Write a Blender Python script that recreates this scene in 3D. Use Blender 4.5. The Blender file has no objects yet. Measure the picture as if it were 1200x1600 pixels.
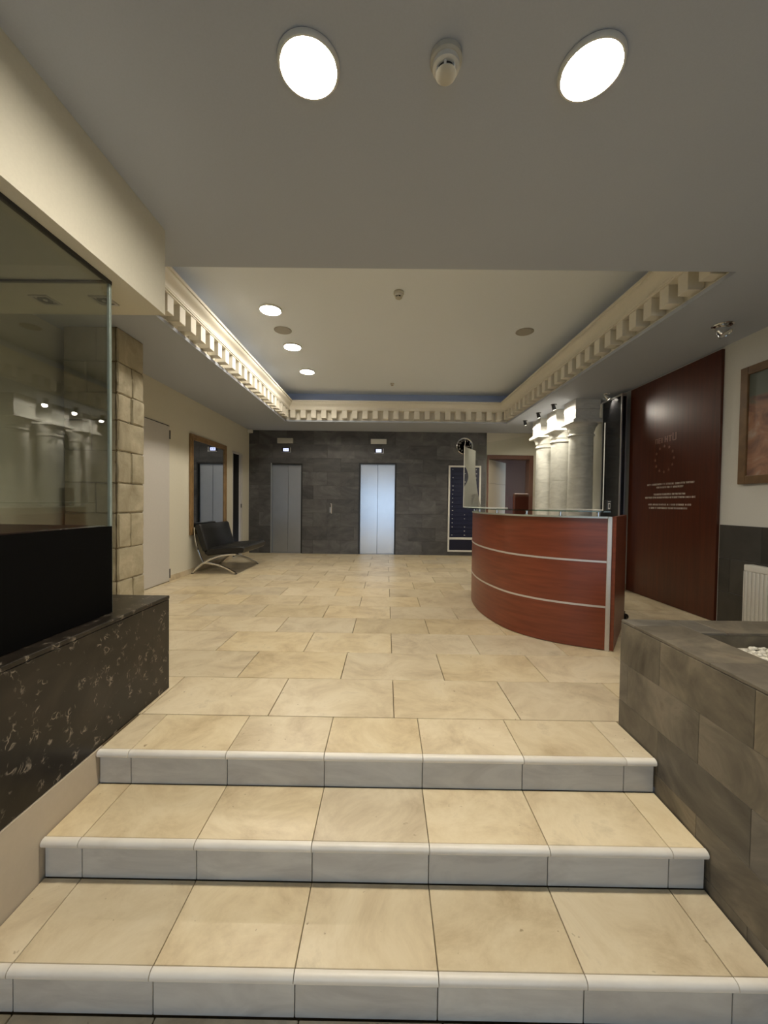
import bpy, bmesh, math, random
from mathutils import Vector, Matrix
random.seed(7)
S = bpy.context.scene
COL = S.collection

# ------------------------------------------------------------------ camera
cam_d = bpy.data.cameras.new('camera')
cam_d.sensor_fit = 'VERTICAL'; cam_d.sensor_height = 36.0; cam_d.lens = 600 / 1600 * 36.0
cam_d.clip_start = 0.02; cam_d.clip_end = 200
cam = bpy.data.objects.new('camera', cam_d); COL.objects.link(cam)
RIGHT = Vector((0.9999009, 0.0057357, 0.0128563))
DOWN = Vector((0.0129830, -0.0226413, -0.9996593))
FWD = Vector((-0.0054427, 0.9997272, -0.0227135))
m = Matrix.Identity(4)
for r in range(3):
    m[r][0] = RIGHT[r]; m[r][1] = -DOWN[r]; m[r][2] = -FWD[r]
m[0][3], m[1][3], m[2][3] = 0, 0, 1.13
cam.matrix_world = m
S.camera = cam

# ------------------------------------------------------------------ world / exposure
W = bpy.data.worlds.new('overcast_sky'); S.world = W; W.use_nodes = True
bg = W.node_tree.nodes['Background']
bg.inputs['Color'].default_value = (0.62, 0.78, 1.0, 1); bg.inputs['Strength'].default_value = 2.6
S.view_settings.view_transform = 'Standard'; S.view_settings.look = 'None'
S.view_settings.exposure = 0.12; S.view_settings.gamma = 1.0; S.view_settings.use_curve_mapping = False
LAMP_FRONT = 330.0      # emission strength of the two near downlights
LAMP_COVE = 170.0      # emission strength of the three downlights in the tray ceiling
SPOT_W = 32.0          # wattage of each column spotlight
WARM = (1.0, 0.91, 0.76)
# portal: the glazed entrance behind the camera, through which the sky lights the hall
pl = bpy.data.lights.new('entrance_portal', 'AREA'); pl.shape = 'RECTANGLE'; pl.size = 3.4; pl.size_y = 2.55
pl.cycles.is_portal = True
po = bpy.data.objects.new('entrance_portal', pl); COL.objects.link(po)
po.location = (0, -3.15, 0.82); po.rotation_euler = (math.radians(90), 0, 0)

# ------------------------------------------------------------------ materials
MATS = {}
def new_mat(name):
    mt = bpy.data.materials.new(name); mt.use_nodes = True
    nt = mt.node_tree; b = nt.nodes['Principled BSDF']
    MATS[name] = mt
    return mt, nt, b
def simple(name, col, rough=0.5, metal=0.0, spec=0.5, bump=0.0, bscale=60.0, coat=0.0):
    mt, nt, b = new_mat(name)
    b.inputs['Base Color'].default_value = (*col, 1); b.inputs['Roughness'].default_value = rough
    b.inputs['Metallic'].default_value = metal; b.inputs['Specular IOR Level'].default_value = spec
    b.inputs['Coat Weight'].default_value = coat
    tc = nt.nodes.new('ShaderNodeTexCoord'); nz = nt.nodes.new('ShaderNodeTexNoise')
    nz.inputs['Scale'].default_value = bscale; nz.inputs['Detail'].default_value = 4
    nt.links.new(tc.outputs['Object'], nz.inputs['Vector'])
    # slight tonal variation so that no surface is a flat colour
    mr = nt.nodes.new('ShaderNodeMapRange'); mr.inputs['To Min'].default_value = 0.95; mr.inputs['To Max'].default_value = 1.05
    nt.links.new(nz.outputs['Fac'], mr.inputs['Value'])
    hs = nt.nodes.new('ShaderNodeHueSaturation'); hs.inputs['Color'].default_value = (*col, 1)
    nt.links.new(mr.outputs['Result'], hs.inputs['Value']); nt.links.new(hs.outputs['Color'], b.inputs['Base Color'])
    if bump > 0:
        bp = nt.nodes.new('ShaderNodeBump'); bp.inputs['Strength'].default_value = bump; bp.inputs['Distance'].default_value = 0.002
        nt.links.new(nz.outputs['Fac'], bp.inputs['Height']); nt.links.new(bp.outputs['Normal'], b.inputs['Normal'])
    return mt
def ramp(nt, stops):
    r = nt.nodes.new('ShaderNodeValToRGB'); e = r.color_ramp.elements
    while len(e) < len(stops): e.new(0.5)
    for i, (p, c) in enumerate(stops): e[i].position = p; e[i].color = (*c, 1)
    return r
def per_piece_coords(nt, scale=(1, 1, 1)):
    tc = nt.nodes.new('ShaderNodeTexCoord'); oi = nt.nodes.new('ShaderNodeObjectInfo')
    mul = nt.nodes.new('ShaderNodeVectorMath'); mul.operation = 'SCALE'; mul.inputs[0].default_value = (37.0, 53.0, 71.0)
    nt.links.new(oi.outputs['Random'], mul.inputs['Scale'])
    mp = nt.nodes.new('ShaderNodeMapping'); mp.inputs['Scale'].default_value = scale
    nt.links.new(tc.outputs['Object'], mp.inputs['Vector'])
    ad = nt.nodes.new('ShaderNodeVectorMath'); ad.operation = 'ADD'
    nt.links.new(mp.outputs['Vector'], ad.inputs[0]); nt.links.new(mul.outputs['Vector'], ad.inputs[1])
    return ad.outputs['Vector'], oi.outputs['Random']
def stone_tile(name, stops, rough, nscale, bump, var=(0.9, 1.08), stretch=(1, 1, 1), distort=1.2, spec=0.5, huevar=0.0, rough_var=0.0, specks=False):
    mt, nt, b = new_mat(name)
    v, rnd = per_piece_coords(nt, stretch)
    nz = nt.nodes.new('ShaderNodeTexNoise'); nz.inputs['Scale'].default_value = nscale; nz.inputs['Detail'].default_value = 8
    nz.inputs['Roughness'].default_value = 0.62; nz.inputs['Distortion'].default_value = distort
    nt.links.new(v, nz.inputs['Vector'])
    r = ramp(nt, stops); nt.links.new(nz.outputs['Fac'], r.inputs['Fac'])
    hs = nt.nodes.new('ShaderNodeHueSaturation')
    mr = nt.nodes.new('ShaderNodeMapRange'); mr.inputs['To Min'].default_value = var[0]; mr.inputs['To Max'].default_value = var[1]
    nt.links.new(rnd, mr.inputs['Value']); nt.links.new(mr.outputs['Result'], hs.inputs['Value'])
    if huevar:
        wn = nt.nodes.new('ShaderNodeTexWhiteNoise'); wn.noise_dimensions = '1D'; nt.links.new(rnd, wn.inputs['W'])
        m2 = nt.nodes.new('ShaderNodeMapRange'); m2.inputs['To Min'].default_value = 1 - huevar; m2.inputs['To Max'].default_value = 1 + huevar
        nt.links.new(wn.outputs['Value'], m2.inputs['Value']); nt.links.new(m2.outputs['Result'], hs.inputs['Saturation'])
    nt.links.new(r.outputs['Color'], hs.inputs['Color'])
    last = hs.outputs['Color']
    if specks:
        # fine grain, brown streaks and a few dark pits of the limestone
        nz.inputs['Detail'].default_value = 12; nz.inputs['Roughness'].default_value = 0.68
        n4 = nt.nodes.new('ShaderNodeTexNoise'); n4.inputs['Scale'].default_value = 34; n4.inputs['Detail'].default_value = 3; nt.links.new(v, n4.inputs['Vector'])
        r4 = ramp(nt, [(0.235, (0.42, 0.36, 0.28)), (0.28, (1, 1, 1))]); nt.links.new(n4.outputs['Fac'], r4.inputs['Fac'])
        mm = nt.nodes.new('ShaderNodeMix'); mm.data_type = 'RGBA'; mm.blend_type = 'MULTIPLY'; mm.inputs['Factor'].default_value = 0.8
        nt.links.new(last, mm.inputs[6]); nt.links.new(r4.outputs['Color'], mm.inputs[7]); last = mm.outputs[2]
    nt.links.new(last, b.inputs['Base Color'])
    b.inputs['Roughness'].default_value = rough; b.inputs['Specular IOR Level'].default_value = spec
    n2 = nt.nodes.new('ShaderNodeTexNoise'); n2.inputs['Scale'].default_value = nscale * 6; n2.inputs['Detail'].default_value = 5
    nt.links.new(v, n2.inputs['Vector'])
    if rough_var:
        m3 = nt.nodes.new('ShaderNodeMapRange'); m3.inputs['To Min'].default_value = rough - rough_var; m3.inputs['To Max'].default_value = rough + rough_var
        nt.links.new(n2.outputs['Fac'], m3.inputs['Value']); nt.links.new(m3.outputs['Result'], b.inputs['Roughness'])
    bp = nt.nodes.new('ShaderNodeBump'); bp.inputs['Strength'].default_value = bump; bp.inputs['Distance'].default_value = 0.004
    nt.links.new(n2.outputs['Fac'], bp.inputs['Height']); nt.links.new(bp.outputs['Normal'], b.inputs['Normal'])
    return mt
def wood(name, c0, c1, rough=0.32, stretch=(30, 30, 1.6), coat=0.0):
    mt, nt, b = new_mat(name)
    tc = nt.nodes.new('ShaderNodeTexCoord'); mp = nt.nodes.new('ShaderNodeMapping'); mp.inputs['Scale'].default_value = stretch
    nt.links.new(tc.outputs['Object'], mp.inputs['Vector'])
    nz = nt.nodes.new('ShaderNodeTexNoise'); nz.inputs['Scale'].default_value = 1.0; nz.inputs['Detail'].default_value = 6; nz.inputs['Distortion'].default_value = 0.4
    nt.links.new(mp.outputs['Vector'], nz.inputs['Vector'])
    r = ramp(nt, [(0.3, c0), (0.7, c1)]); nt.links.new(nz.outputs['Fac'], r.inputs['Fac'])
    nt.links.new(r.outputs['Color'], b.inputs['Base Color'])
    b.inputs['Roughness'].default_value = rough; b.inputs['Coat Weight'].default_value = coat
    bp = nt.nodes.new('ShaderNodeBump'); bp.inputs['Strength'].default_value = 0.05; bp.inputs['Distance'].default_value = 0.001
    nt.links.new(nz.outputs['Fac'], bp.inputs['Height']); nt.links.new(bp.outputs['Normal'], b.inputs['Normal'])
    return mt
def glassy(name, tint, ior=1.5, haze=0.0, hazecol=(0.8, 0.8, 0.75), rough=0.0):
    mt = bpy.data.materials.new(name); mt.use_nodes = True; nt = mt.node_tree; nt.nodes.clear(); MATS[name] = mt
    out = nt.nodes.new('ShaderNodeOutputMaterial'); tr = nt.nodes.new('ShaderNodeBsdfTransparent'); gl = nt.nodes.new('ShaderNodeBsdfGlossy')
    tr.inputs['Color'].default_value = (*tint, 1); gl.inputs['Roughness'].default_value = rough
    fr = nt.nodes.new('ShaderNodeFresnel'); geo = nt.nodes.new('ShaderNodeNewGeometry')
    mi = nt.nodes.new('ShaderNodeMix'); mi.data_type = 'FLOAT'; mi.inputs[2].default_value = ior; mi.inputs[3].default_value = 1.0 / ior
    nt.links.new(geo.outputs['Backfacing'], mi.inputs[0]); nt.links.new(mi.outputs[0], fr.inputs['IOR'])
    mx = nt.nodes.new('ShaderNodeMixShader')
    nt.links.new(fr.outputs['Fac'], mx.inputs['Fac']); nt.links.new(gl.outputs['BSDF'], mx.inputs[2])
    if haze:
        df = nt.nodes.new('ShaderNodeBsdfDiffuse'); df.inputs['Color'].default_value = (*hazecol, 1)
        tl = nt.nodes.new('ShaderNodeBsdfTranslucent'); tl.inputs['Color'].default_value = (*hazecol, 1)
        a = nt.nodes.new('ShaderNodeMixShader'); a.inputs['Fac'].default_value = 0.5
        nt.links.new(df.outputs['BSDF'], a.inputs[1]); nt.links.new(tl.outputs['BSDF'], a.inputs[2])
        h = nt.nodes.new('ShaderNodeMixShader'); h.inputs['Fac'].default_value = haze
        nt.links.new(tr.outputs['BSDF'], h.inputs[1]); nt.links.new(a.outputs['Shader'], h.inputs[2])
        nt.links.new(h.outputs['Shader'], mx.inputs[1])
    else:
        nt.links.new(tr.outputs['BSDF'], mx.inputs[1])
    nt.links.new(mx.outputs['Shader'], out.inputs['Surface'])
    return mt
def emitter(name, col, strength):
    mt, nt, b = new_mat(name)
    b.inputs['Base Color'].default_value = (0.9, 0.9, 0.9, 1)
    b.inputs['Emission Color'].default_value = (*col, 1); b.inputs['Emission Strength'].default_value = strength
    return mt

PLASTER = simple('warm_white_plaster', (0.69, 0.66, 0.55), 0.85, bump=0.15, bscale=90)
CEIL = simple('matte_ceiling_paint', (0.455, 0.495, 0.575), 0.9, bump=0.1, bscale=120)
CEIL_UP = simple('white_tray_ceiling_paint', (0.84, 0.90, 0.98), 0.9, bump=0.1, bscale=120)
CORNICE = simple('cream_cornice_paint', (0.80, 0.76, 0.66), 0.6, bump=0.05)
COVE_BLUE = simple('blue_cove_paint', (0.55, 0.66, 0.95), 0.85)
STRINGER = simple('beige_stringer_plaster', (0.52, 0.44, 0.33), 0.85, bump=0.2, bscale=40)
FLOOR_T = stone_tile('cream_limestone_tile', [(0.28, (0.46, 0.36, 0.22)), (0.40, (0.60, 0.49, 0.32)), (0.50, (0.69, 0.58, 0.39)), (0.60, (0.75, 0.645, 0.455)), (0.74, (0.55, 0.46, 0.31))], 0.36, 3.4, 0.16, (0.90, 1.06), distort=0.55, huevar=0.12, rough_var=0.1, specks=True)
RISER_T = stone_tile('pale_limestone_riser', [(0.25, (0.48, 0.45, 0.40)), (0.6, (0.64, 0.61, 0.545))], 0.45, 3.0, 0.15, (0.9, 1.05), (1, 1, 3))
NOSE_T = stone_tile('daylit_limestone_nosing', [(0.25, (0.72, 0.66, 0.56)), (0.6, (0.82, 0.77, 0.68))], 0.4, 3.0, 0.1, (0.95, 1.05))  # whiter than the tiles: daylight on the bullnose is put into the colour
GROUT = simple('dark_grout', (0.20, 0.15, 0.09), 0.9)
SLATE = stone_tile('dark_slate_tile', [(0.25, (0.050, 0.049, 0.050)), (0.5, (0.092, 0.090, 0.090)), (0.75, (0.145, 0.141, 0.138))], 0.42, 1.6, 0.25, (0.72, 1.2), (1, 1, 1.8), 2.0, huevar=0.25, rough_var=0.1)
SLATE_DARK = stone_tile('near_black_slate_tile', [(0.25, (0.03, 0.028, 0.025)), (0.6, (0.06, 0.055, 0.048)), (0.8, (0.09, 0.08, 0.068))], 0.42, 1.6, 0.2, (0.75, 1.2), (1, 1, 1), 1.5, huevar=0.2)
PLANT_T = stone_tile('brown_slate_planter_tile', [(0.28, (0.058, 0.047, 0.034)), (0.42, (0.110, 0.093, 0.069)), (0.52, (0.142, 0.121, 0.089)), (0.62, (0.195, 0.165, 0.120)), (0.75, (0.095, 0.066, 0.047))], 0.55, 2.2, 0.3, (0.82, 1.12), (1, 1, 1), 2.2, huevar=0.3, rough_var=0.12)
SLATE_GROUT = simple('black_grout', (0.075, 0.065, 0.052), 0.9)
WALL_STONE = stone_tile('rough_cream_stone', [(0.25, (0.31, 0.27, 0.18)), (0.6, (0.48, 0.43, 0.31)), (0.8, (0.60, 0.55, 0.42))], 0.85, 4.0, 0.9, (0.92, 1.06))
COL_STONE = stone_tile('grey_white_column_stone', [(0.25, (0.55, 0.54, 0.50)), (0.6, (0.74, 0.73, 0.68)), (0.8, (0.82, 0.81, 0.76))], 0.6, 5.0, 0.2, (0.96, 1.03), (1, 1, 2.5))
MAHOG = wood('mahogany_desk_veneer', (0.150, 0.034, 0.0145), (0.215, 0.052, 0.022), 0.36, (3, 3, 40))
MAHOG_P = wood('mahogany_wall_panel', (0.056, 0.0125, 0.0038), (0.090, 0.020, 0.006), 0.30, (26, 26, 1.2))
DARKWOOD = wood('dark_brown_door_wood', (0.105, 0.040, 0.024), (0.145, 0.056, 0.036), 0.6)
GILT = wood('gilt_wood_frame', (0.20, 0.122, 0.050), (0.32, 0.20, 0.088), 0.4, (8, 8, 8))
FRAME_BROWN = wood('brown_picture_frame_wood', (0.12, 0.065, 0.025), (0.19, 0.105, 0.04), 0.45, (10, 10, 10))
ALU = simple('brushed_aluminium', (0.62, 0.61, 0.60), 0.38, 1.0)
ALU_LIGHT = simple('satin_aluminium_strip', (0.66, 0.63, 0.60), 0.45, 0.6)
CHROME = simple('chrome', (0.78, 0.78, 0.78), 0.12, 1.0)
STEEL = simple('brushed_steel_leaf', (0.62, 0.64, 0.67), 0.24, 1.0, bscale=8)
STEEL_DK = simple('dim_toned_steel_leaf', (0.42, 0.44, 0.47), 0.40, 1.0, bscale=8)  # darker copy of the leaf steel; the dim reflection is put into the tone
LEATHER = simple('black_leather', (0.011, 0.011, 0.011), 0.42, bump=0.2, bscale=150)
BLACKPL = simple('black_plastic', (0.015, 0.015, 0.015), 0.35)
BLACKGL = simple('black_gloss', (0.012, 0.012, 0.013), 0.08)
MATTEBLACK = simple('matte_black_film', (0.003, 0.003, 0.003), 0.7, spec=0.05)
BLACKLAC = simple('black_lacquer', (0.006, 0.006, 0.006), 0.4)
WHITE_DOOR = simple('pale_grey_door_paint', (0.60, 0.575, 0.54), 0.55)
WHITE_PL = simple('white_plastic', (0.72, 0.71, 0.66), 0.45)
BEIGE_PL = simple('beige_plastic', (0.55, 0.53, 0.46), 0.5)
GREY_GRILL = simple('grey_speaker_grille', (0.40, 0.385, 0.35), 0.7, bump=0.6, bscale=500)
RAD_WHITE = simple('white_radiator_enamel', (0.78, 0.76, 0.70), 0.35)
NAVY = simple('navy_board_panel', (0.006, 0.008, 0.028), 0.35)
NAVY2 = simple('navy_board_strip', (0.010, 0.013, 0.042), 0.35)
MIRROR = simple('dark_mirror_glass', (0.62, 0.64, 0.66), 0.02, 1.0)
VOID = simple('interior_darkness_tone', (0.05, 0.048, 0.045), 0.9)  # near-black colour stands in for the darkness of the unlit interior
LETTER = simple('off_white_lettering', (0.62, 0.56, 0.48), 0.6)
LETTER_FAINT = simple('faint_bronze_lettering', (0.20, 0.095, 0.06), 0.5)
BROWN_LEATHER = simple('red_brown_leather', (0.13, 0.03, 0.014), 0.45, bump=0.2, bscale=120)
GLASS = glassy('clear_partition_glass', (0.86, 0.88, 0.86), 1.75)
ENTRY_GLASS = glassy('entrance_glass', (0.97, 0.98, 0.98), 1.5)
GLASS_TOP = glassy('counter_glass', (0.55, 0.68, 0.62), 1.52)
ACRYL = glassy('clear_acrylic', (0.97, 0.98, 0.97), 1.35)
ACRYL_FIN = glassy('reflection_tinted_acrylic', (0.95, 0.96, 0.94), 1.45, 0.36, (0.80, 0.80, 0.74))  # milky haze stands in for the lit column's reflection in the fin
LENS_F = emitter('front_lamp_lens', WARM, LAMP_FRONT)
LENS_C = emitter('cove_lamp_lens', WARM, LAMP_COVE)
LENS_S = emitter('spot_lamp_lens', WARM, 3.0)
DISPLAY = emitter('lit_floor_display', (0.55, 0.62, 1.0), 1.6)
DIGIT = simple('display_digit', (0.10, 0.12, 0.35), 0.5)

def marble():
    mt, nt, b = new_mat('dark_emperador_marble')
    tc = nt.nodes.new('ShaderNodeTexCoord')
    nz = nt.nodes.new('ShaderNodeTexNoise'); nz.inputs['Scale'].default_value = 3.0; nz.inputs['Detail'].default_value = 7; nz.inputs['Distortion'].default_value = 1.5
    nt.links.new(tc.outputs['Object'], nz.inputs['Vector'])
    base = ramp(nt, [(0.3, (0.009, 0.0075, 0.006)), (0.55, (0.020, 0.016, 0.012)), (0.75, (0.034, 0.026, 0.019))])
    nt.links.new(nz.outputs['Fac'], base.inputs['Fac'])
    # short pale fossil chips: thin distorted voronoi cells gated by a second noise
    mp = nt.nodes.new('ShaderNodeMapping'); mp.inputs['Scale'].default_value = (46, 46, 24); mp.inputs['Rotation'].default_value = (0.6, 0.3, 0.2)
    n0 = nt.nodes.new('ShaderNodeTexNoise'); n0.inputs['Scale'].default_value = 5; n0.inputs['Detail'].default_value = 3
    nt.links.new(tc.outputs['Object'], n0.inputs['Vector'])
    mxv = nt.nodes.new('ShaderNodeMix'); mxv.data_type = 'VECTOR'; mxv.inputs['Factor'].default_value = 0.35
    nt.links.new(tc.outputs['Object'], mxv.inputs[4]); nt.links.new(n0.outputs['Color'], mxv.inputs[5])
    nt.links.new(mxv.outputs[1], mp.inputs['Vector'])
    vo = nt.nodes.new('ShaderNodeTexVoronoi'); vo.feature = 'DISTANCE_TO_EDGE'; vo.inputs['Scale'].default_value = 1.0
    nt.links.new(mp.outputs['Vector'], vo.inputs['Vector'])
    vr = ramp(nt, [(0.0, (1, 1, 1)), (0.05, (0.6, 0.6, 0.6)), (0.11, (0, 0, 0))]); nt.links.new(vo.outputs['Distance'], vr.inputs['Fac'])
    gate = nt.nodes.new('ShaderNodeTexNoise'); gate.inputs['Scale'].default_value = 21.0; gate.inputs['Detail'].default_value = 4
    nt.links.new(tc.outputs['Object'], gate.inputs['Vector'])
    gr = ramp(nt, [(0.56, (0, 0, 0)), (0.69, (1, 1, 1))]); nt.links.new(gate.outputs['Fac'], gr.inputs['Fac'])
    mul = nt.nodes.new('ShaderNodeMath'); mul.operation = 'MULTIPLY'
    nt.links.new(vr.outputs['Color'], mul.inputs[0]); nt.links.new(gr.outputs['Color'], mul.inputs[1])
    mx = nt.nodes.new('ShaderNodeMix'); mx.data_type = 'RGBA'
    nt.links.new(mul.outputs['Value'], mx.inputs['Factor']); nt.links.new(base.outputs['Color'], mx.inputs[6]); mx.inputs[7].default_value = (0.30, 0.255, 0.20, 1)
    nt.links.new(mx.outputs[2], b.inputs['Base Color']); b.inputs['Roughness'].default_value = 0.28; b.inputs['Specular IOR Level'].default_value = 0.3
    return mt
MARBLE = marble()
def painting():
    mt, nt, b = new_mat('painted_canvas')
    tc = nt.nodes.new('ShaderNodeTexCoord'); mp = nt.nodes.new('ShaderNodeMapping'); mp.inputs['Scale'].default_value = (1, 2.2, 2.6); mp.inputs['Rotation'].default_value = (0.7, 0, 0)
    nt.links.new(tc.outputs['Object'], mp.inputs['Vector'])
    nz = nt.nodes.new('ShaderNodeTexNoise'); nz.inputs['Scale'].default_value = 2.0; nz.inputs['Detail'].default_value = 6; nz.inputs['Distortion'].default_value = 1.0
    nt.links.new(mp.outputs['Vector'], nz.inputs['Vector'])
    r = ramp(nt, [(0.3, (0.10, 0.055, 0.04)), (0.45, (0.22, 0.12, 0.085)), (0.58, (0.36, 0.19, 0.12)), (0.7, (0.42, 0.32, 0.25))])
    nt.links.new(nz.outputs['Fac'], r.inputs['Fac'])
    sp = nt.nodes.new('ShaderNodeSeparateXYZ'); nt.links.new(tc.outputs['Object'], sp.inputs['Vector'])
    ad = nt.nodes.new('ShaderNodeMath'); ad.operation = 'MULTIPLY_ADD'; ad.inputs[1].default_value = 0.5
    nt.links.new(nz.outputs['Fac'], ad.inputs[0]); nt.links.new(sp.outputs['Z'], ad.inputs[2])
    gr = ramp(nt, [(0.42, (0, 0, 0)), (0.5, (1, 1, 1))]); nt.links.new(ad.outputs['Value'], gr.inputs['Fac'])
    mx = nt.nodes.new('ShaderNodeMix'); mx.data_type = 'RGBA'
    nt.links.new(gr.outputs['Color'], mx.inputs['Factor']); nt.links.new(r.outputs['Color'], mx.inputs[6]); mx.inputs[7].default_value = (0.12, 0.135, 0.11, 1)
    nt.links.new(mx.outputs[2], b.inputs['Base Color']); b.inputs['Roughness'].default_value = 0.5
    return mt
PAINTING = painting()

# ------------------------------------------------------------------ helpers
def link(name, me, mat, parent=None, loc=(0, 0, 0), rot=(0, 0, 0)):
    o = bpy.data.objects.new(name, me); COL.objects.link(o)
    o.location = loc; o.rotation_euler = rot
    if mat and not me.materials: me.materials.append(mat)
    if parent: o.parent = parent
    return o
def empty(name, loc=(0, 0, 0), rz=0.0):
    o = bpy.data.objects.new(name, None); COL.objects.link(o); o.location = loc; o.rotation_euler = (0, 0, rz); o.empty_display_size = 0.1
    return o
def tag(o, label=None, cat=None, group=None, kind=None):
    if label: o['label'] = label
    if cat: o['category'] = cat
    if group: o['group'] = group
    if kind: o['kind'] = kind
    return o
def clone(o, parent=None):
    c = o.copy(); COL.objects.link(c); c.parent = parent
    for ch in list(o.children): clone(ch, c)
    return c
class MB:
    def __init__(s): s.bm = bmesh.new()
    def box(s, lo, hi):
        x0, y0, z0 = lo; x1, y1, z1 = hi
        v = [s.bm.verts.new(p) for p in ((x0, y0, z0), (x1, y0, z0), (x1, y1, z0), (x0, y1, z0), (x0, y0, z1), (x1, y0, z1), (x1, y1, z1), (x0, y1, z1))]
        for f in ((0, 3, 2, 1), (4, 5, 6, 7), (0, 1, 5, 4), (1, 2, 6, 5), (2, 3, 7, 6), (3, 0, 4, 7)): s.bm.faces.new([v[i] for i in f])
        return s
    def prism(s, poly, vec):
        """polygon (list of 3D points) extruded by vec"""
        vec = Vector(vec); a = [s.bm.verts.new(p) for p in poly]; b = [s.bm.verts.new(Vector(p) + vec) for p in poly]
        n = len(poly); s.bm.faces.new(list(reversed(a))); s.bm.faces.new(b)
        for i in range(n): s.bm.faces.new([a[i], a[(i + 1) % n], b[(i + 1) % n], b[i]])
        return s
    def strip(s, rings, close_ends=True, cyclic=True):
        rs = [[s.bm.verts.new(p) for p in r] for r in rings]; n = len(rs[0])
        for a, b in zip(rs, rs[1:]):
            for i in range(n if cyclic else n - 1): s.bm.faces.new([a[i], a[(i + 1) % n], b[(i + 1) % n], b[i]])
        if close_ends and cyclic:
            s.bm.faces.new(list(reversed(rs[0]))); s.bm.faces.new(rs[-1])
        return s
    def lathe(s, prof, n=32, c=(0, 0, 0), cap=True):
        rings = []
        for r, z in prof:
            rings.append([(c[0] + r * math.cos(2 * math.pi * i / n), c[1] + r * math.sin(2 * math.pi * i / n), c[2] + z) for i in range(n)])
        return s.strip(rings, cap)
    def tube(s, pts, r, n=8, flat=None):
        pts = [Vector(p) for p in pts]; rings = []
        up = Vector((0, 0, 1))
        for i, p in enumerate(pts):
            d = (pts[min(i + 1, len(pts) - 1)] - pts[max(i - 1, 0)]).normalized()
            ref = up if abs(d.dot(up)) < 0.95 else Vector((0, 1, 0))
            a = d.cross(ref).normalized(); b = d.cross(a).normalized()
            rr = r[i] if isinstance(r, (list, tuple)) else r
            ra, rb = (rr, rr) if flat is None else (flat[0], flat[1])
            rings.append([p + a * ra * math.cos(2 * math.pi * k / n) + b * rb * math.sin(2 * math.pi * k / n) for k in range(n)])
        return s.strip(rings)
    def bevel(s, w, seg=1):
        bmesh.ops.recalc_face_normals(s.bm, faces=s.bm.faces)
        bmesh.ops.bevel(s.bm, geom=[e for e in s.bm.edges if e.calc_face_angle(0) > 0.3], offset=w, segments=seg, profile=0.5, affect='EDGES', clamp_overlap=True)
        return s
    def mesh(s, name, smooth=False):
        bmesh.ops.recalc_face_normals(s.bm, faces=s.bm.faces)
        me = bpy.data.meshes.new(name); s.bm.to_mesh(me); s.bm.free()
        if smooth:
            for p in me.polygons: p.use_smooth = True
            me.set_sharp_from_angle(angle=math.radians(40))
        return me
    def build(s, name, mat, parent=None, loc=(0, 0, 0), rot=(0, 0, 0), smooth=False):
        return link(name, s.mesh(name, smooth), mat, parent, loc, rot)
TILE_CACHE = {}
def piece(name, lo, hi, mat, parent, bev=0.002, jitter=0.0):
    """a box-shaped piece (tile, slab, dentil ...) sharing its mesh with all alike pieces"""
    d = tuple(round(hi[i] - lo[i], 4) for i in range(3)); key = (name, d, mat.name, bev)
    if key not in TILE_CACHE:
        mb = MB().box([-x / 2 for x in d], [x / 2 for x in d])
        if bev: mb.bevel(bev)
        me = mb.mesh(name); me.materials.append(mat); TILE_CACHE[key] = me
    c = [(hi[i] + lo[i]) / 2 for i in range(3)]
    if jitter: c[2] += 0
    return link(name, TILE_CACHE[key], None, parent, c)
def subtract(rects, h):
    out = []
    for (a, b, c, d) in rects:                       # u0,u1,v0,v1
        e, f, g, i = h
        if f <= a or e >= b or i <= c or g >= d: out.append((a, b, c, d)); continue
        if c < g: out.append((a, b, c, g))
        if i < d: out.append((a, b, i, d))
        v0, v1 = max(c, g), min(d, i)
        if a < e: out.append((a, e, v0, v1))
        if f < b: out.append((f, b, v0, v1))
    return [r for r in out if r[1] - r[0] > 0.012 and r[3] - r[2] > 0.012]
def grid(u0, u1, v0, v1, tw, th, uoff=0.0, voff=0.0, stagger=0.5, holes=()):
    res = []; row = 0; v = v0 - (voff if voff else 0)
    while v < v1 - 1e-6:
        u = u0 - tw + ((uoff + stagger * tw * (row % 2)) % tw)
        while u < u1 - 1e-6:
            r = (max(u, u0), min(u + tw, u1), max(v, v0), min(v + th, v1))
            if r[1] - r[0] > 0.012 and r[3] - r[2] > 0.012:
                rs = [r]
                for h in holes: rs = subtract(rs, h)
                res += rs
            u += tw
        v += th; row += 1
    return res
def arc(p0, p1, p2, n=10):
    """quadratic bezier"""
    p0, p1, p2 = Vector(p0), Vector(p1), Vector(p2)
    return [(1 - t) ** 2 * p0 + 2 * t * (1 - t) * p1 + t * t * p2 for t in [i / n for i in range(n + 1)]]

ZC = 2.70      # low ceiling
ZU = 3.266     # tray ceiling
XL, XR, YB, YF = -3.03, 3.28, 8.45, -3.2
ZL = -0.47     # lower landing
G = 0.0025     # half joint

# ------------------------------------------------------------------ floor
fl = MB().box((XL, 1.72, -0.14), (XR, YB + 0.1, -0.012)).build('floor', GROUT); tag(fl, 'upper hall floor of cream limestone tiles in running bond', kind='structure')
TW, TH = 0.667, 0.4365
for (a, b, c, d) in grid(XL + 0.002, XR - 0.002, 2.0, YB - 0.005, TW, TH, uoff=(0.056 - (XL + 0.002)) % TW, stagger=0.5):
    piece('floor_tile', (a + G, c + G, -0.012), (b - G, d - G, 0.0), FLOOR_T, fl, 0.0015)
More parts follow.
